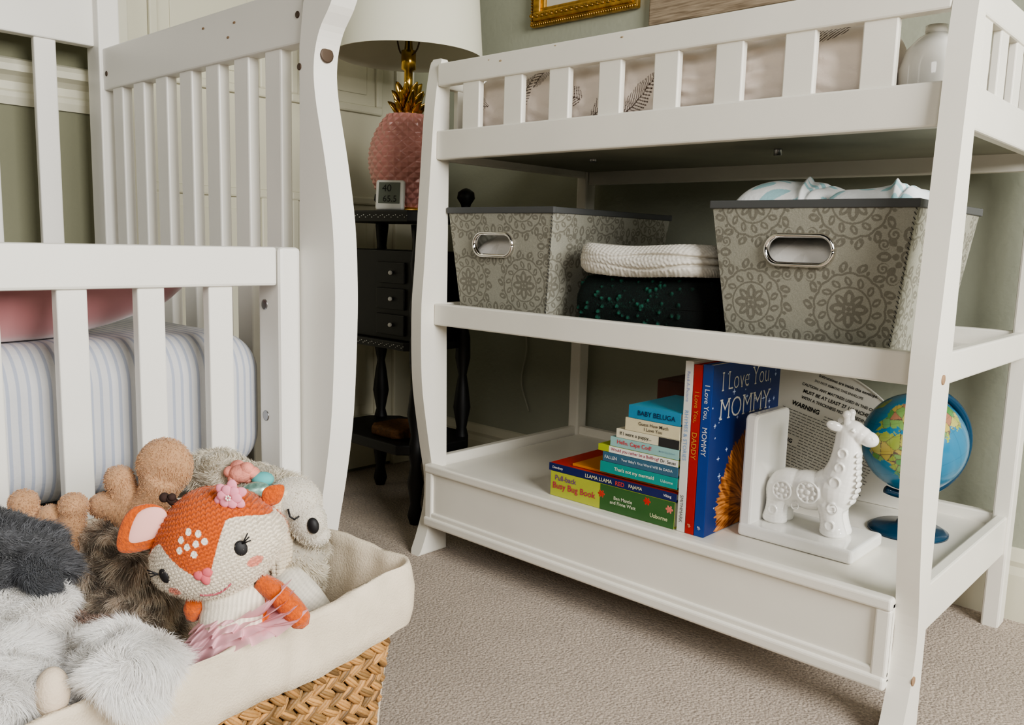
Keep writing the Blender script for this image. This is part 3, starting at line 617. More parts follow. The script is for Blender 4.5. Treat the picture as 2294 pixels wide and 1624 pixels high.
v,f=join_geo(g); o=mk('fine_print',v,f,mat('grey_ink',(.16,.16,.145),.7)); o.data.transform(ML); attach(o,PN)
# ------------------------------------------------------------------ picture frames
def pframe(x0,x1,z0,z1,w,m,label,ornate):
    E=empty('picture_frame',((x0+x1)/2,NY-.012,z0),label,'picture frame','framed pictures on the wall')
    bm=bmesh.new(); frame_bars(bm,x0,x1,z0,z1,w,NY-.018,NY-.001,'y',.004)
    if ornate: frame_bars(bm,x0+.012,x1-.012,z0+.012,z1-.012,w-.022,NY-.026,NY-.010,'y',.004)
    bm_out('frame',bm,m,E)
    if ornate:
        g=[]
        n=int((x1-x0)/.007)
        for k in range(n): g.append(sphgeo((x0+.004+k*.007,NY-.019,z0+.005),(.0028,.004,.004),nu=8,nv=6)); 
        n=int((z1-z0)/.007)
        for k in range(n): g.append(sphgeo((x0+.005,NY-.019,z0+.004+k*.007),(.004,.004,.0028),nu=8,nv=6))
        for k in range(int((x1-x0)/.016)): g.append(sphgeo((x0+.01+k*.016,NY-.027,z0+w*.55),(.008,.003,.0045),(0,R(25),0),8,6))
        v,f=join_geo(g); mk('beading',v,f,m,E,smooth=True)
    box('mat_board',(x0+w-.003,x1-w+.003),(NY-.008,NY-.003),(z0+w-.003,z1-w+.003),mat('cream_mat_board',(.6,.58,.5),.7),E,0)
pframe(-.245,.085,1.207,1.55,.045,GOLD,'ornate antique gold picture frame hanging on the wall',True)
m,nt,b=nodes('weathered_wood'); tc=nt.nodes.new('ShaderNodeTexCoord'); mp=nt.nodes.new('ShaderNodeMapping'); mp.inputs['Scale'].default_value=(8,60,120)
n=nt.nodes.new('ShaderNodeTexNoise'); n.inputs['Scale'].default_value=2; n.inputs['Detail'].default_value=6; r=nt.nodes.new('ShaderNodeValToRGB'); r.color_ramp.elements[0].color=(.17,.125,.08,1); r.color_ramp.elements[1].color=(.42,.34,.25,1); r.color_ramp.elements[0].position=.3; r.color_ramp.elements[1].position=.7
nt.links.new(tc.outputs['Object'],mp.inputs[0]); nt.links.new(mp.outputs[0],n.inputs['Vector']); nt.links.new(n.outputs['Fac'],r.inputs['Fac']); nt.links.new(r.outputs[0],b.inputs['Base Color']); b.inputs['Roughness'].default_value=.7
pframe(.118,.62,1.160,1.75,.055,m,'weathered light wood picture frame hanging on the wall',False)
# ------------------------------------------------------------------ crib
CR=empty('crib',(-.17,-1.1,0),'white sleigh-style wooden crib with curved posts and vertical slats','crib')
prof=catmull([(.300,1.06,0),(.272,.985,0),(.240,.945,0),(.226,.905,0),(.229,.855,0),(.252,.765,0),(.269,.68,0),(.275,.60,0),(.275,.53,0),(.267,.40,0),(.250,.30,0),(.226,.20,0),(.212,.11,0),(.224,.05,0),(.25,0,0)],5)
poly=[(p.x,p.y) for p in prof]+[(.165,0),(.165,.08),(.186,.16),(.186,.93),(.200,.985),(.228,1.06)]
for y0,y1 in ((-.44,-.40),(-1.80,-1.76)): prism('sleigh_post',poly,'xz',y0,y1,WHITE2,CR,bev=.005)
def cr_(n,x,y,z,bev=.003): return box(n,x,y,z,WHITE2,CR,bev)
XB=-.545
cr_('top_rail',(XB,.187),(-.434,-.406),(.935,1.015)); cr_('bottom_rail',(XB,.187),(-.434,-.406),(.12,.20))
for k in range(8):
    x=.083-.0925*k; 
    if x>XB+.03: cr_('slat',(x-.003,x+.042),(-.430,-.410),(.195,.94))
cr_('corner_post',(XB-.02,XB+.04),(-.441,-.399),(0,1.19)); cr_('corner_post',(XB-.02,XB+.04),(-1.801,-1.759),(0,1.19))
cr_('back_rail',(XB-.01,XB+.018),(-1.76,-.44),(1.02,1.13)); cr_('back_rail',(XB-.01,XB+.018),(-1.76,-.44),(.12,.20))
for k in range(12): cr_('slat',(XB-.004,XB+.012),(-.550-.108*k,-.510-.108*k),(.195,1.025))
cr_('front_post',(.130,.192),(-.477,-.441),(.05,.641),.006); cr_('front_post',(.130,.192),(-1.76,-1.725),(.05,.641),.006)
cr_('front_rail',(.158,.188),(-1.727,-.479),(.585,.641),.004); cr_('front_rail',(.158,.188),(-1.727,-.479),(.12,.18),.004)
for k in range(12): cr_('slat',(.164,.182),(-.583-.0983*k,-.547-.0983*k),(.175,.59),.002)
disc((.229,-.42,.915),.011,'x',SCREW,CR); 
for (x,z) in ((.177,.975),(.190,.90),(-.49,.965)): disc((x,-.4405 if x>.18 else -.4345,z),.005,'y',SCREW,CR)
for z in (.555,.385): disc((.150,-.4775,z),.008,'y',STEEL,CR,'bolt')
SCP=mat('scuffed_paint',(.3,.2,.12),.8)
for (x,z) in ((.0,.99),(-.1,.995),(-.02,.97)): sph('scuff',(x,-.4345,z),(.004,.0006,.002),SCP,CR)
# mattress
m,nt,b=nodes('striped_sheet'); tc=nt.nodes.new('ShaderNodeTexCoord'); sp=nt.nodes.new('ShaderNodeSeparateXYZ'); nt.links.new(tc.outputs['Object'],sp.inputs[0])
mu=nt.nodes.new('ShaderNodeMath'); mu.operation='MULTIPLY'; mu.inputs[1].default_value=2*math.pi/.0125; nt.links.new(sp.outputs['Y'],mu.inputs[0]); si=nt.nodes.new('ShaderNodeMath'); si.operation='SINE'; nt.links.new(mu.outputs[0],si.inputs[0])
r=nt.nodes.new('ShaderNodeValToRGB'); r.color_ramp.elements[0].position=.35;r.color_ramp.elements[1].position=.65; r.color_ramp.elements[0].color=(.62,.62,.63,1); r.color_ramp.elements[1].color=(.42,.45,.53,1)
nt.links.new(si.outputs[0],r.inputs['Fac']); nt.links.new(r.outputs[0],b.inputs['Base Color']); b.inputs['Roughness'].default_value=.9; addbump(nt,b,.3,200,tc)
bm=bmesh.new(); addbox(bm,(-.52,.125),(-1.72,-.450),(.29,.508),.062,10)
bmesh.ops.subdivide_edges(bm,edges=[e for e in bm.edges if e.calc_length()>.2],cuts=30)
MT=bm_out('crib_mattress',bm,m,smooth=True); tag(MT,'crib mattress with pale blue and white striped sheet','mattress')
box('mattress_support',(-.52,.10),(-1.74,-.45),(.275,.289),mat('grey_metal_support',(.25,.25,.24),.5,metal=.6),CR)
# pink nursing pillow
PK=vcol('pink_velvet',.5,sheen=.9)
pc=catmull([(.000,-.500,0),(.005,-.58,0),(.015,-.70,0),(.030,-.86,0),(.02,-1.08,0),(-.10,-1.22,0)],8)
rads=np.interp([-p.y for p in pc],[.500,.54,.58,.66,.76,.88,1.3],[.010,.032,.046,.058,.068,.074,.070]).tolist()
V,F=tubegeo([Vector((p.x-.01,p.y,.636-rads[i])) for i,p in enumerate(pc)],rads,36); V=np.array(V)
edge=np.clip((V[:,0]-.063)/.062,0,1); top_=.509-.062*(1-np.sqrt(1-edge**2)); V[:,2]=np.maximum(V[:,2],top_+.001)
o=mk('nursing_pillow',V,F,PK,smooth=True,cols=np.tile(np.array([.40,.16,.165]),(len(V),1))); tag(o,'dusty pink curved nursing pillow lying on the mattress','pillow')
# ------------------------------------------------------------------ side table
NS=empty('side_table',(-.32,.17,0),'black lacquered tiered side table with turned legs and pearl inlay','side table')
def octo(x0,x1,y0,y1,c): return [(x0+c,y0),(x1-c,y0),(x1,y0+c),(x1,y1-c),(x1-c,y1),(x0+c,y1),(x0,y1-c),(x0,y0+c)]
sx0,sx1,sy0,sy1=-.50,-.14,.07,.275
prism('top',octo(sx0,sx1,sy0,sy1,.03),'xy',.696,.722,BLACK,NS,bev=.003)
box('cabinet',(-.485,-.175),(.095,.25),(.425,.632),BLACK,NS,.003)
for k,z in enumerate((.455,.515,.575)):
    d=box('drawer',(-.30,-.20),(.089,.096),(z-.018,z+.030),BLACK,NS,.002); kn=sph('knob',(-.243,.084,z+.006),.005,PEARL,d)
prism('middle_shelf',octo(sx0+.02,sx1-.02,sy0+.01,sy1-.01,.03),'xy',.405,.425,BLACK,NS,bev=.003)
prism('lower_shelf',octo(sx0-.0,sx1+.01,sy0-.01,sy1+.01,.06),'xy',.165,.19,BLACK,NS,bev=.004)
for nm,yy,zz,x_a,x_b in (('inlay',sy0-.0005,.709,sx0+.03,sx1-.03),('inlay',sy0+.0095,.415,sx0+.05,sx1-.05)):
    g=[]
    for k in range(40): g.append(sphgeo((x_a+k*(x_b-x_a)/39,yy,zz+.003*math.sin(k*2.1)),(.0008+.0014*random.random(),.0008,.0010),nu=8,nv=6))
    v,f=join_geo(g); mk(nm,v,f,PEARL,NS)
tp=[(.012,0),(.018,.02),(.012,.05),(.019,.10),(.012,.14),(.017,.165),(.017,.19),(.012,.21),(.021,.26),(.015,.31),(.010,.34),(.018,.38),(.017,.43),(.012,.45),(.019,.50),(.012,.56),(.018,.60),(.012,.64),(.017,.69),(.017,.722),(.009,.730),(.012,.742),(.021,.756),(.019,.770),(.008,.778),(.001,.780)]
tps=[q for q in tp if q[1]<=.70]
for x,y in ((-.165,.245),(-.475,.245)): lathe('leg',tp,BLACK,NS,24,loc=(x,y,0))
for x,y in ((-.165,.10),(-.475,.10)): lathe('leg',tps,BLACK,NS,24,loc=(x,y,0))
WBK=empty('woven_tray',(-.31,.15,.19),'small brown woven tray on the black stand','tray')
prism('tray',octo(-.33,-.215,.085,.20,.02),'xy',.191,.215,mat('brown_wicker',(.13,.055,.015),.7,var=.4,vscale=120,bump=.8,bscale=200),WBK,bev=.006)
CD=tube('power_cord',catmull([(-.24,NY-.006,.64),(-.255,NY-.006,.50),(-.235,NY-.006,.38),(-.25,NY-.006,.28),(-.22,NY-.006,.20)],8),.0025,mat('white_cord',(.45,.46,.38),.6)); tag(CD,'thin white power cord hanging along the wall','cord')
# ------------------------------------------------------------------ lamp
LX,LY=-.290,.172; LZ=.722
LM=empty('table_lamp',(LX,LY,LZ),'pink ceramic pineapple lamp with cream drum shade','table lamp')
PINK=mat('pink_glazed_ceramic',(.60,.28,.245),.28,coat=.3)
nA,nT=288,150; A_,T2=np.meshgrid(np.arange(nA)*2*math.pi/nA,np.linspace(0,1,nT),indexing='ij'); H=.215
pr_=.088*np.maximum(.02,np.sin(math.pi*(.09+T2*.80)))**.62
s_=A_*18/(2*math.pi); q_=T2*9.5; u1=np.abs(((s_+q_*1.0)%1)-.5)*2; u2=np.abs(((s_-q_*1.0)%1)-.5)*2
rad_=pr_+.0065*(1-np.maximum(u1,u2))**.9-.001
Pv=np.stack([LX+rad_*np.cos(A_),LY+rad_*np.sin(A_),LZ+.008+T2*H],-1).reshape(-1,3)
i=(np.arange(nA)[:,None])*nT+np.arange(nT-1)[None,:]; i2=((np.arange(nA)+1)%nA)[:,None]*nT+np.arange(nT-1)[None,:]
F=np.stack([i,i2,i2+1,i+1],-1).reshape(-1,4).tolist(); F.append([k*nT for k in range(nA)][::-1]); F.append([k*nT+nT-1 for k in range(nA)])
mk('pineapple_base',Pv,F,PINK,LM,smooth=True)
lathe('foot',[(.052,0),(.052,.006),(.047,.010)],GOLD,LM,loc=(LX,LY,LZ))
BR=mat('polished_brass',(.50,.32,.08),.22,metal=1)
g=[]
for ring_,(nl,zb,L,out) in enumerate(((9,.935,.050,.034),(8,.955,.055,.026),(7,.975,.055,.018))):
    for i in range(nl):
        a=2*math.pi*(i+.5*ring_)/nl; ca,sa=math.cos(a),math.sin(a); pts=[];rr=[]
        for s in np.linspace(0,1,7):
            rd=.014+out*(s**1.2); pts.append((LX+ca*rd,LY+sa*rd,zb+L*s-.012*s**3)); rr.append(.0105*math.sin(math.pi*(.15+.83*s))+.0008)
        g.append(tubegeo(pts,rr,8,.35))
v,f=join_geo(g); mk('crown_leaf',v,f,BR,LM,smooth=True)
lathe('stem',[(.034,0),(.03,.008),(.016,.02),(.016,.055),(.010,.06),(.010,.105),(.017,.108),(.017,.15),(.010,.152),(.006,.20)],BR,LM,loc=(LX,LY,.940))
hr=[]
for s in (-1,1): hr.append(tubegeo(catmull([(LX,LY,1.075),(LX+s*.035,LY,1.10),(LX+s*.05,LY,1.20),(LX+s*.03,LY,1.32),(LX,LY,1.36)],6),.002,6))
v,f=join_geo(hr); mk('harp',v,f,SCREW,LM)
m,nt,b=nodes('cream_lampshade'); b.inputs['Base Color'].default_value=(.70,.69,.57,1); b.inputs['Roughness'].default_value=.9
SH=lathe('lamp_shade',[(.172,1.075),(.148,1.40),(.145,1.40),(.169,1.075),(.172,1.075)],m,None,64,loc=(LX,LY,0))
bm=bmesh.new(); bm.from_mesh(SH.data); bmesh.ops.delete(bm,geom=[f_ for f_ in bm.faces if len(f_.verts)>4],context='FACES'); bm.to_mesh(SH.data); bm.free()
attach(SH,LM)
CK=empty('digital_clock',(-.256,.092,.7225),'small white digital thermometer clock beside the lamp','clock',rz=R(30),rx=R(-6))
WPL=mat('white_plastic',(.8,.8,.76),.35); SCR=mat('lcd_screen',(.17,.19,.155),.2); SGT=mat('lcd_segment',(.01,.01,.01),.4)
box('case',(-.034,.034),(-.008,.008),(0,.068),WPL,CK,.006,local=True,seg=4); box('screen',(-.026,.026),(-.0088,-.007),(.014,.062),SCR,CK,.001,local=True)
text('40',MF(-.006,-.0095,.049),.032,.016,SGT,CK,local=True); text('65.5',MF(.002,-.0095,.025),.038,.014,SGT,CK,local=True); 
# ------------------------------------------------------------------ toy basket
BZ=R(7); BC=(.43,-.805,0)
BK=empty('toy_basket',BC,'braided seagrass basket with cream canvas liner full of plush toys','basket',rz=BZ)
def rr(s,hx,hy,r):
    L=[2*(hy-r),math.pi*r/2,2*(hx-r),math.pi*r/2]*2; tot=sum(L); d=(s%1)*tot; k=0
    while d>L[k] and k<7: d-=L[k]; k+=1
    if k==0: return hx,-(hy-r)+d,1,0
    if k==2: return (hx-r)-d,hy,0,1
    if k==4: return -hx,(hy-r)-d,-1,0
    if k==6: return -(hx-r)+d,-hy,0,-1
    a=d/r+(k-1)/2*math.pi/2; cx=[(hx-r),-(hx-r),-(hx-r),(hx-r)][(k-1)//2]; cy=[(hy-r),(hy-r),-(hy-r),-(hy-r)][(k-1)//2]
    return cx+r*math.cos(a),cy+r*math.sin(a),math.cos(a),math.sin(a)
HX,HY=.195,.218
ls=[( .003,.232),(.0070,.234),(.0085,.250),(.0075,.275),(.0055,.297),(.0045,.3025),(.002,.3045),(-.001,.3025),(-.004,.292),(-.011,.265),(-.016,.24),(-.030,.15),(-.039,.06),(-.06,.03)]
ns=560; V=[];F=[]
for i in range(ns):
    s=i/ns; x,y,nx,ny=rr(s,HX,HY,.020)
    sag=-.010*math.exp(-((s-.10)/.07)**2)
    for j,(o_,z) in enumerate(ls):
        w_=.0014*math.sin(s*90+j*.9)+.0016*math.sin(s*37+j*1.7)+.0009*math.sin(s*230+j*.5)
        w_+=-.0022*math.exp(-(((s*560-42-j*2.2)%70-35)/2.2)**2)*(1 if j<6 else .4)
        dz=.003*math.sin(s*25)+.002*math.sin(s*61)+(sag if 2<j<11 else sag*.4 if j<=2 else 0)
        V.append((x+nx*(o_+w_),y+ny*(o_+w_),z+dz))
nl=len(ls)
for i in range(ns):
    for j in range(nl-1): F.append((i*nl+j,((i+1)%ns)*nl+j,((i+1)%ns)*nl+j+1,i*nl+j+1))
F.append(tuple(i*nl+nl-1 for i in range(ns)))
LIN=mat('cream_canvas',(.68,.59,.46),.9,var=.07,vscale=40,bump=.5,bscale=500)
mk('liner',V,F,LIN,BK,True,True)
HX,HY=.192,.215
V=[];F=[];C=[]
zr=.010; row=0
sgeo=sphgeo((0,0,0),(1,1,1),nu=8,nv=6); SV=np.array(sgeo[0])
while zr<.262:
    tp_=zr/.30; hx=HX-.03*(1-tp_); hy=HY-.03*(1-tp_); ntot=int(2*(hx+hy)*2/.0175)
    for k in range(ntot):
        for half in (0,1):
            s=(k+.5*half+.3*(row%2))/ntot; x,y,nx,ny=rr(s,hx,hy,.035); tx,ty=-ny,nx; ang=(R(38) if half else R(-38))+random.uniform(-.15,.15)
            for fib in (-1,0,1):
                L,Wd,Th=.0160*random.uniform(.9,1.1),.0024,.0034
                zc=zr+(.0058 if half else -.0058)
                lx=SV[:,0]*L; lz=SV[:,2]*Wd+fib*.0030*(1-.5*SV[:,0]**2); ly=SV[:,1]*Th*(1+.2*SV[:,0])
                a_=lx*math.cos(ang)-lz*math.sin(ang); b_=lx*math.sin(ang)+lz*math.cos(ang)
                off=.001+ly-.0012*abs(fib)+.0016*np.cos(SV[:,0]*2)
                n0=len(V); V+=np.stack([x+tx*a_+nx*off,y+ty*a_+ny*off,zc+b_],1).tolist(); F+=[tuple(i+n0 for i in q) for q in sgeo[1]]
                cc=np.array([.38,.20,.07])*random.uniform(.30,1.5)+np.array([.03,.03,.015])*random.random(); C+= [cc]*len(SV)
    zr+=.0235; row+=1
mk('woven_body',V,F,vcol('seagrass',.55,bump=.4,bscale=400),BK,True,True,cols=np.array(C))
V=[];F=[]
for i in range(80):
    for z in (.002,.25): 
        t=z/.3; x,y,nx,ny=rr(i/80,HX-.03*(1-t)-.003,HY-.03*(1-t)-.003,.035); V.append((x,y,z))
for i in range(80): F.append((2*i,2*((i+1)%80),2*((i+1)%80)+1,2*i+1))
F.append(tuple(2*i for i in range(80))); mk('core',V,F,mat('basket_core',(.07,.035,.015),.9),BK,True)
# ------------------------------------------------------------------ plush toys
CZ=R(42.7)
def K(s): return s/1900.
# ---- fawn doll
FD=empty('fawn_doll',(.578,-.789,.3755),'knitted orange and cream fawn doll with pink flower and tutu','doll',rz=CZ,sc=.945)
hr_=(.0610,.050,.0545)
nu,nv=600,360
U,Vv=np.meshgrid(np.linspace(0,2*math.pi,nu),np.linspace(0,math.pi,nv),indexing='ij')
sx=np.sin(Vv)*np.cos(U); sy=np.sin(Vv)*np.sin(U); sz=np.cos(Vv)
def shape(sx,sy,sz):
    w=1+.14*np.exp(-((sz+.28)/.42)**2)-.05*np.clip(sz,0,1)**2; return sx*w*hr_[0],sy*hr_[1]*(1+.05*(1-sz)),sz*hr_[2]*(1-.06*np.abs(sx))
X_,Y_,Z_=shape(sx,sy,sz); ax_=np.abs(sx)
colw=.0042; fx=np.abs(((X_/colw)%1)-.5)*2; stp=np.sin(2*math.pi*(Z_/.0038+.45*fx)); groove=np.exp(-((fx-1)/.22)**2)
kn=(.5+.5*stp)*(1-.7*groove); X_=X_+sx*kn*.0010; Y_=Y_+sy*kn*.0010; Z_=Z_+sz*kn*.0010
wid=np.clip((sz+.42)*.62,0,1)+.0
topl=.46-1.3*(ax_-.52)**2
white=((ax_>wid)&(sz<topl))|(sz<-.42); white&=(sy<.25)
C=np.where(white[...,None],np.array([.70,.62,.50]),np.array([.54,.10,.012]))
yar=(.72+.44*kn)[...,None]; C=C*yar*(1+rng.normal(0,.08,C.shape[:2]+(1,)))
for cx,cz in ((-.55,-.42),(.62,-.42)): C=np.where(((np.hypot(sx-cx,sz-cz)<.095)&(sy<0))[...,None],np.array([.66,.24,.17])*(.8+.3*kn[...,None]),C)
for cx,cz in ((-.14,.42),(.0,.50),(.14,.42),(-.07,.28),(.07,.28),(-.20,.27),(.20,.27),(0,.13)): C=np.where(((np.hypot((sx-cx)/.8,sz-cz)<.058)&(sy<0))[...,None],np.array([.8,.76,.68]),C)
Pn=np.stack([X_,Y_,Z_],-1).reshape(-1,3); i=np.arange(nu-1)[:,None]*nv+np.arange(nv-1)[None,:]; F=np.stack([i,i+1,i+nv+1,i+nv],-1).reshape(-1,4).tolist()
Cn=C.reshape(-1,3); W_,Fs_,kk=furgeo(Pn,[tuple(q) for q in F],18000,.0030,.00012,.9,(0,0,0)); fcl=np.repeat(Cn[np.array([f[0] for f in F])[kk]],5,axis=0)*1.1
nn0=len(Pn); Pa=np.vstack([Pn,W_]); Fa=F+[tuple(int(q)+nn0 for q in f) for f in Fs_]; Ca=np.vstack([Cn,np.clip(fcl,0,.95)])
HD=mk('head',Pa,Fa,KNIT,FD,True,True,cols=Ca,rot=(0,R(-22),0))
def surf(a,b_):
    y=-math.sqrt(max(.01,1-a*a-b_*b_)); p=shape(np.array(a),np.array(y),np.array(b_)); return Vector([float(q) for q in p])
EYE=mat('black_felt',(.012,.011,.012),.6); PKF=mat('pink_felt',(.62,.13,.15),.9); DKP=mat('rose_thread',(.45,.10,.13),.8); BRF=mat('dark_brown_felt',(.04,.02,.015),.9)
for s in (-1,1):
    p=surf(s*.57,-.08); g=[sphgeo(tuple(p),(.0060,.003,.0074),(0,0,R(s*30)))]
    for q in (-.4,0.2,.8): g.append(tubegeo([p+Vector((s*.004,-.0015,.004)),p+Vector((s*(.012),-.0015,.0065+q*.006))],.0007,5))
    v,f=join_geo(g); mk('eye',v,f,EYE,HD,True,True)
p=surf(0,-.27); g=[sphgeo(tuple(p+Vector((-.0040,0,.002))),(.0052,.003,.005)),sphgeo(tuple(p+Vector((.0040,0,.002))),(.0052,.003,.005)),sphgeo(tuple(p+Vector((0,0,-.003))),(.0045,.003,.0065))]
v,f=join_geo(g); mk('nose',v,f,PKF,HD,True,True)
pts=[surf(a,-.70+.35*a*a*8*.5)+Vector((0,-.0014,0)) for a in np.linspace(-.24,.24,14)]; tube('mouth',pts,.0010,DKP,HD,True,seg=6)
def ear(name,c,rot,sc,colo,coli,parent):
    def leaf(w,h,y,t):
        nn=26
        v,f=sphgeo((0,0,0),(1,1,1),nu=nn,nv=16); v=np.array(v); 
        z=(v[:,2]+1)/2; taper=1-.55*np.clip(z-.35,0,1)**1.2*1.4
        v=np.stack([v[:,0]*w*taper,v[:,1]*t+y,z*h],1); return v.tolist(),f
    v,f=leaf(.48*sc,1.15*sc,0,.13*sc); E=mk(name,v,f,colo,parent,True,True); E.location=c; E.rotation_euler=rot
    v,f=leaf(.33*sc,.92*sc,-.07*sc,.085*sc); i_=mk('inner_ear',v,f,coli,E,True,True); return E
OR=mat('orange_knit',(.53,.10,.012),.95,var=.2,vscale=300,bump=1,bscale=350,sheen=.3); IN=mat('pink_cotton',(.80,.45,.40),.9); CRK=mat('cream_knit',(.68,.59,.46),.95,var=.06,vscale=200,bump=.9,bscale=300)
EL=ear('ear',(-.044,-.014,.036),(R(8),R(-132),R(12)),.048,OR,IN,FD); ER=ear('ear',(.044,.010,.038),(0,R(48),R(8)),.022,OR,OR,FD)
g=[tubegeo([(-.022,.0,.048),(-.026,0,.058)],[.0045,.0045],8),sphgeo((-.030,0,.059),.005,nu=10,nv=8),sphgeo((-.022,-.002,.057),.004,nu=10,nv=8)]
v,f=join_geo(g); mk('antler',v,f,BRF,HD,True,True)
FLW=mat('pink_tulle_petals',(.76,.28,.36),.8); g=[]
fc=Vector((.041,-.024,.042))
for j in range(2):
    for i in range(6):
        a=i*math.pi/3+j*.5; r_=.0100-.0035*j; g.append(sphgeo((fc.x+r_*math.cos(a),fc.y-.003*j,fc.z+r_*math.sin(a)),(.0065-.001*j,.002,.0049),(0,-a,0),12,8))
v,f=join_geo(g); o=mk('flower',v,f,FLW,HD,True,True); g=[sphgeo((fc.x+.002*math.cos(a),fc.y-.007,fc.z+.002*math.sin(a)),.0011,nu=6,nv=5) for a in np.linspace(0,5,6)]; v,f=join_geo(g); mk('bead',v,f,mat('pale_beads',(.85,.8,.7),.2),o,True,True)
def torsoc(V):
    w=(np.abs(V[:,0]-.020)<.031); rib=(1+.18*np.sin(V[:,0]*1500))[:,None]
    return np.where(w[:,None],np.array([.72,.66,.55])*rib,np.array([.54,.10,.012])*rib)
plush('torso',[sphgeo((.020,-.006,-.056),(.034,.026,.024)),sphgeo((.022,-.012,-.074),(.036,.028,.028)),sphgeo((.012,.0,-.04),(.028,.022,.03))],torsoc,FD,voxel=.0014,m=KNIT)
tube('arm',catmull([(.044,-.008,-.036),(.060,-.012,-.044),(.076,-.016,-.058),(.086,-.018,-.070),(.091,-.019,-.076)],6),[.009,.0105,.0115,.0115,.010,.004],OR,FD,True,seg=18)
tube('arm',catmull([(-.010,-.010,-.050),(-.018,-.014,-.060),(-.020,-.016,-.074)],6),[.008,.0095,.0095,.005],OR,FD,True,seg=16)
m,nt,b=nodes('pink_tulle'); b.inputs['Base Color'].default_value=(.78,.44,.49,1); b.inputs['Alpha'].default_value=.8; b.inputs['Roughness'].default_value=.8
gs=[]
for L_ in range(4):
    V=[];F=[];n1_,n2_=360,16; ph=L_*1.7
    for j in range(n2_):
        for i in range(n1_):
            a=2*math.pi*i/n1_; t=j/(n2_-1); r_=.020+(.034-.005*L_)*t**.8; wv=(math.sin(a*13+t+ph)*.0030+math.sin(a*22+ph)*.0016+math.sin(a*5+t*2+ph)*.003)*t
            V.append((.028+r_*math.cos(a)*1.12+wv,-.024+(r_+wv)*math.sin(a)*.50,-.073+.0035*L_-.012*t+.022*t*math.cos(a-.2)+wv*1.0+.006*L_*t))
    for j in range(n2_-1):
        for i in range(n1_): F.append((j*n1_+i,j*n1_+(i+1)%n1_,(j+1)*n1_+(i+1)%n1_,(j+1)*n1_+i))
    gs.append((V,F))
v,f=join_geo(gs); mk('tutu',v,f,m,FD,True,True)
# ---- plush moose
k=K(.88)
MO=empty('plush_moose',(.425,-.810,.310),'brown fluffy plush moose with tan antlers','plush toy',rz=CZ)
def mp_(px,py,d=0): return ((px-280)*k,d,-(py-1260)*k)
TAN=(.60,.36,.20)
def tanc(V): return np.tile(np.array(TAN),(len(V),1))*(1+rng.normal(0,.05,(len(V),1)))
a1=[tubegeo(catmull([mp_(330,1190),mp_(310,1145),mp_(268,1118),mp_(240,1112)],4),[.018,.018,.016,.014],14),tubegeo(catmull([mp_(315,1140),mp_(350,1090),mp_(372,1045)],4),[.018,.018,.022],14),sphgeo(mp_(376,1018),(.028,.018,.029)),tubegeo([mp_(300,1130),mp_(286,1085),mp_(276,1058)],[.015,.013,.013],14),sphgeo(mp_(274,1052),.0145),sphgeo(mp_(236,1112),.0135)]
plush('antler',a1,tanc,MO,voxel=.0022,smooth=3,m=SUEDE,fur=9000,flen=.0025,fw=.0003,spread=.6)
a2=[tubegeo(catmull([mp_(225,1265,-.02),mp_(190,1215,-.02),mp_(140,1190,-.02),mp_(100,1150,-.02),mp_(88,1108,-.02)],4),[.018,.020,.021,.015,.012],14),sphgeo(mp_(86,1098,-.02),.0140),tubegeo([mp_(170,1200,-.02),mp_(188,1150,-.02),mp_(192,1108,-.02)],[.017,.013,.012],14),sphgeo(mp_(193,1102,-.02),.0140),tubegeo([mp_(130,1190,-.02),mp_(140,1150,-.02),mp_(141,1130,-.02)],[.016,.012,.011],14),sphgeo(mp_(141,1126,-.02),.0120)]
plush('antler',a2,tanc,MO,voxel=.0022,smooth=3,m=SUEDE,fur=9000,flen=.0025,fw=.0003,spread=.6)
BRN=np.array([.38,.315,.25])
def brc(V): 
    s=.6+.8*np.clip(.5+.5*np.sin(V[:,0]*260+V[:,2]*190)*np.sin(V[:,2]*330),0,1)[:,None]; return BRN*s+np.array([.36,.33,.29])*(s>1.0)
plush('body',[sphgeo(mp_(270,1240,-.005),(.050,.040,.042)),sphgeo(mp_(300,1330,-.020),(.045,.035,.035)),sphgeo(mp_(280,1400,.0),(.065,.045,.045)),sphgeo(mp_(225,1300,-.02),(.030,.03,.035))],brc,MO,voxel=.004,fur=46000,flen=.015,fw=.0003,clump=.7,tipgain=1.35)
MO2=(-.075)
plush('paw',[sphgeo(mp_(452,1395,MO2),(.020,.018,.022)),tubegeo([mp_(452,1400,MO2),mp_(385,1390,MO2+.01)],.015,12)],tanc,MO,voxel=.0025,m=SUEDE,fur=5000,flen=.0025,fw=.0003)
plush('leg',[tubegeo([mp_(225,1350,MO2),mp_(320,1360,MO2-.01),mp_(395,1380,MO2)],[.026,.029,.024],14),sphgeo(mp_(235,1355,MO2),.026)],lambda V:np.array([.46,.34,.28])*(.6+.8*(rng.random((len(V),1)))),MO,voxel=.004,fur=22000,flen=.006,fw=.0004,spread=1.5,clump=1.2)
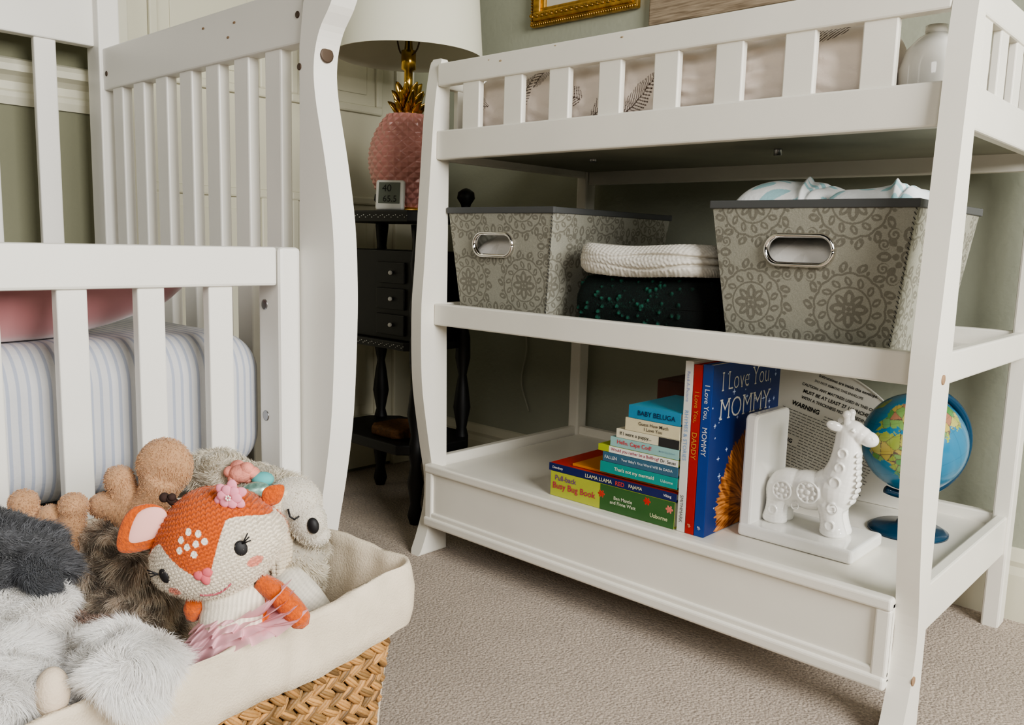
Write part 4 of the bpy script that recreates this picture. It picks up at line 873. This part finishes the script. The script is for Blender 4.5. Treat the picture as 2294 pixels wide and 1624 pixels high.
# ---- grey and white plush dog
k=K(.74)
DG=empty('plush_dog',(.50,-.925,.372),'fluffy dark grey and white plush dog with pink tongue','plush toy',rz=CZ)
def dp(px,py,d=0): return ((px-60)*k,d,-(py-1200)*k)
plush('head',[sphgeo(dp(0,1222,.03),(.036,.04,.026)),sphgeo(dp(62,1240,.025),(.024,.028,.018)),sphgeo(dp(-60,1215,.02),(.04,.05,.036))],lambda V:np.array([.16,.163,.175])*(.45+1.1*rng.random((len(V),1))),DG,voxel=.004,fur=34000,flen=.012,fw=.00035,clump=.7)
plush('ear',[tubegeo(catmull([dp(70,1212,.0),dp(105,1230,-.008),dp(125,1270,-.012)],5),[.010,.014,.012,.006],12,.5)],lambda V:np.array([.13,.135,.148])*(.6+.8*rng.random((len(V),1))),DG,voxel=.003,fur=9000,flen=.008,fw=.00035)
plush('muzzle',[sphgeo(dp(75,1318,-.025),(.040,.026,.012),(0,R(-10),0)),sphgeo(dp(0,1335,-.02),(.04,.028,.018)),sphgeo(dp(135,1298,-.025),(.016,.020,.011)),sphgeo(dp(40,1295,0),(.045,.03,.012))],lambda V:np.tile(np.array([.95,.93,.90]),(len(V),1)),DG,voxel=.003,fur=26000,flen=.010,fw=.0003,clump=.6)
sph('tongue',dp(140,1358,-.075),(.024,.012,.013),mat('pink_plush_tongue',(.50,.15,.20),.9,bump=.4,bscale=400),DG,True,(0,R(-30),0))
plush('chest',[sphgeo(dp(40,1400,-.005),(.050,.035,.022)),sphgeo(dp(130,1425,.000),(.045,.035,.020))],lambda V:np.tile(np.array([.80,.77,.72]),(len(V),1)),DG,voxel=.004,fur=16000,flen=.009,fw=.00035)
k=K(.66)
PA=empty('plush_dog',(.620,-.932,.325),'long-haired white plush dog lying with paws over the rim','plush toy',rz=CZ)
def pp_(px,py,d=0): return ((px-200)*k,d,-(py-1500)*k)
wc=lambda V:np.tile(np.array([.97,.955,.93]),(len(V),1))
plush('paw',[sphgeo(pp_(85,1560,-.01),(.029,.026,.030)),sphgeo(pp_(20,1530,.01),(.026,.028,.026))],wc,PA,voxel=.003,fur=52000,flen=.017,fw=.00026,spread=.35,clump=.8)
plush('paw',[sphgeo(pp_(325,1518,.005),(.028,.027,.024)),sphgeo(pp_(265,1525,.02),(.022,.026,.024))],wc,PA,voxel=.003,fur=52000,flen=.017,fw=.00026,spread=.35,clump=.8)
sph('paw_pad',pp_(188,1535,-.024),(.012,.013,.020),mat('cream_paw_pad',(.66,.55,.43),.9,bump=.4,bscale=500),PA,True)
plush('body',[sphgeo(pp_(150,1610,.05),(.07,.04,.03))],wc,PA,voxel=.004,fur=8000,flen=.012)
# ---- cream plush llama
k=K(.92)
LL=empty('plush_llama',(.520,-.657,.365),'cream plush llama with crochet mane, flower crown and closed eyes','plush toy',rz=CZ)
def lp(px,py,d=0): return ((px-690)*k,d,-(py-1125)*k)
CRM=np.array([.76,.71,.61])
crc=lambda V:np.tile(CRM,(len(V),1))*(1+rng.normal(0,.04,(len(V),1)))
plush('head',[sphgeo(lp(668,1112,0),(.031,.028,.028)),sphgeo(lp(704,1145,-.012),(.021,.020,.022)),sphgeo(lp(716,1182,-.006),(.018,.016,.012))],crc,LL,voxel=.002,m=SUEDE,fur=3000,flen=.002,fw=.0004)
sph('nose',lp(726,1143,-.030),(.0062,.005,.0088),EYE,LL,True,(0,R(-10),0))
tube('eyelid',[lp(672,1106,-.0305),lp(677,1122,-.0325),lp(687,1128,-.0330),lp(697,1121,-.0322)],.0011,EYE,LL,True,seg=6)
g=[]
for strand in range(8):
    x0_=612+strand*8; base=[lp(x0_+5*math.sin(t*5+strand),1080+t*205,-.030+.004*abs(strand-3.5)) for t in np.linspace(0,1,24)]
    for j,pq in enumerate(base): g.append(sphgeo(pq,(.0050,.0045,.0042),(0,.7*(1 if j%2 else -1),0),8,6))
v,f=join_geo(g); mk('mane',v,f,CRK,LL,True,True)
plush('body',[sphgeo(lp(480,1060,.03),(.035,.03,.022)),sphgeo(lp(560,1120,.03),(.06,.04,.035)),sphgeo(lp(640,1260,.02),(.045,.04,.06))],crc,LL,voxel=.004,fur=26000,flen=.006,spread=1.8,clump=1.6)
plush('arm',[tubegeo(catmull([lp(665,1290,-.02),lp(700,1320,-.024),lp(735,1370,-.024),lp(745,1390,-.024)],6),[.022,.022,.021,.016],16),sphgeo(lp(668,1290,-.02),.0215)],lambda V:np.tile(CRM*.85,(len(V),1))*(1+.16*np.sin(V[:,2]*1300)*np.sin(V[:,0]*1300))[:,None],LL,voxel=.002,m=KNIT)
g=[sphgeo(lp(592,1078,-.02),(.018,.010,.011),(0,R(-15),0))]; v,f=g[0]; mk('crown_leaf',v,f,mat('teal_gold_sequins',(.25,.42,.36),.3,metal=.4,var=.4,vscale=200),LL,True,True)
g=[sphgeo(lp(553+24*math.cos(a),1046+14*math.sin(a),.004*math.sin(a*2)),(.008,.008,.007),nu=14,nv=10) for a in np.linspace(0,5.3,6)]+[sphgeo(lp(553,1046,-.004),(.012,.010,.010))]
v,f=join_geo(g); mk('pompom',v,f,mat('pink_orange_felt',(.68,.26,.20),.9,var=.35,vscale=60,bump=.6,bscale=300),LL,True,True)
sph('pompom',lp(600,1060,.0),(.012,.01,.008),mat('teal_felt',(.12,.42,.42),.9),LL,True)
MG=mat('magenta_felt',(.70,.05,.15),.8)
for px,py in ((610,1292),(632,1300)): sph('flower',lp(px,py,-.045),(.006,.004,.0055),MG,LL,True)
# ------------------------------------------------------------------ lights, world, camera
def area(name,loc,target,sx_,sy_,e,c):
    l=bpy.data.lights.new(name,'AREA'); l.shape='RECTANGLE'; l.size=sx_; l.size_y=sy_; l.energy=e; l.color=c
    o=bpy.data.objects.new(name,l); COL.objects.link(o); o.location=loc; o.rotation_euler=(Vector(target)-Vector(loc)).to_track_quat('-Z','Y').to_euler(); return o
area('window_light',(3.05,-.75,1.5),(.2,-.2,.35),1.4,1.2,122,(1,.985,.95))
area('fill_light',(2.0,-2.9,1.9),(.5,-.2,.45),1.1,1.1,28,(1,.96,.90))  # added fill lamp with no real source, brightens the front-facing sides
wd=bpy.data.worlds.new('room_ambient'); scene.world=wd; wd.use_nodes=True; wd.node_tree.nodes['Background'].inputs[0].default_value=(1,.97,.92,1); wd.node_tree.nodes['Background'].inputs[1].default_value=.015
try: scene.view_settings.look='AgX - Medium High Contrast'
except Exception: pass
cd=bpy.data.cameras.new('camera'); cd.sensor_width=36; cd.lens=1900/2294*36; cd.clip_start=.02
c=bpy.data.objects.new('camera',cd); COL.objects.link(c); scene.camera=c
M=Matrix(((.7347,-.1151,.6685,1.284),(.6778,.0842,-.7305,-1.163),(.0278,.9898,.1399,.657),(0,0,0,1)))
q=M.to_3x3().to_quaternion(); c.rotation_mode='QUATERNION'; c.rotation_quaternion=q; c.location=(1.284,-1.163,.657)
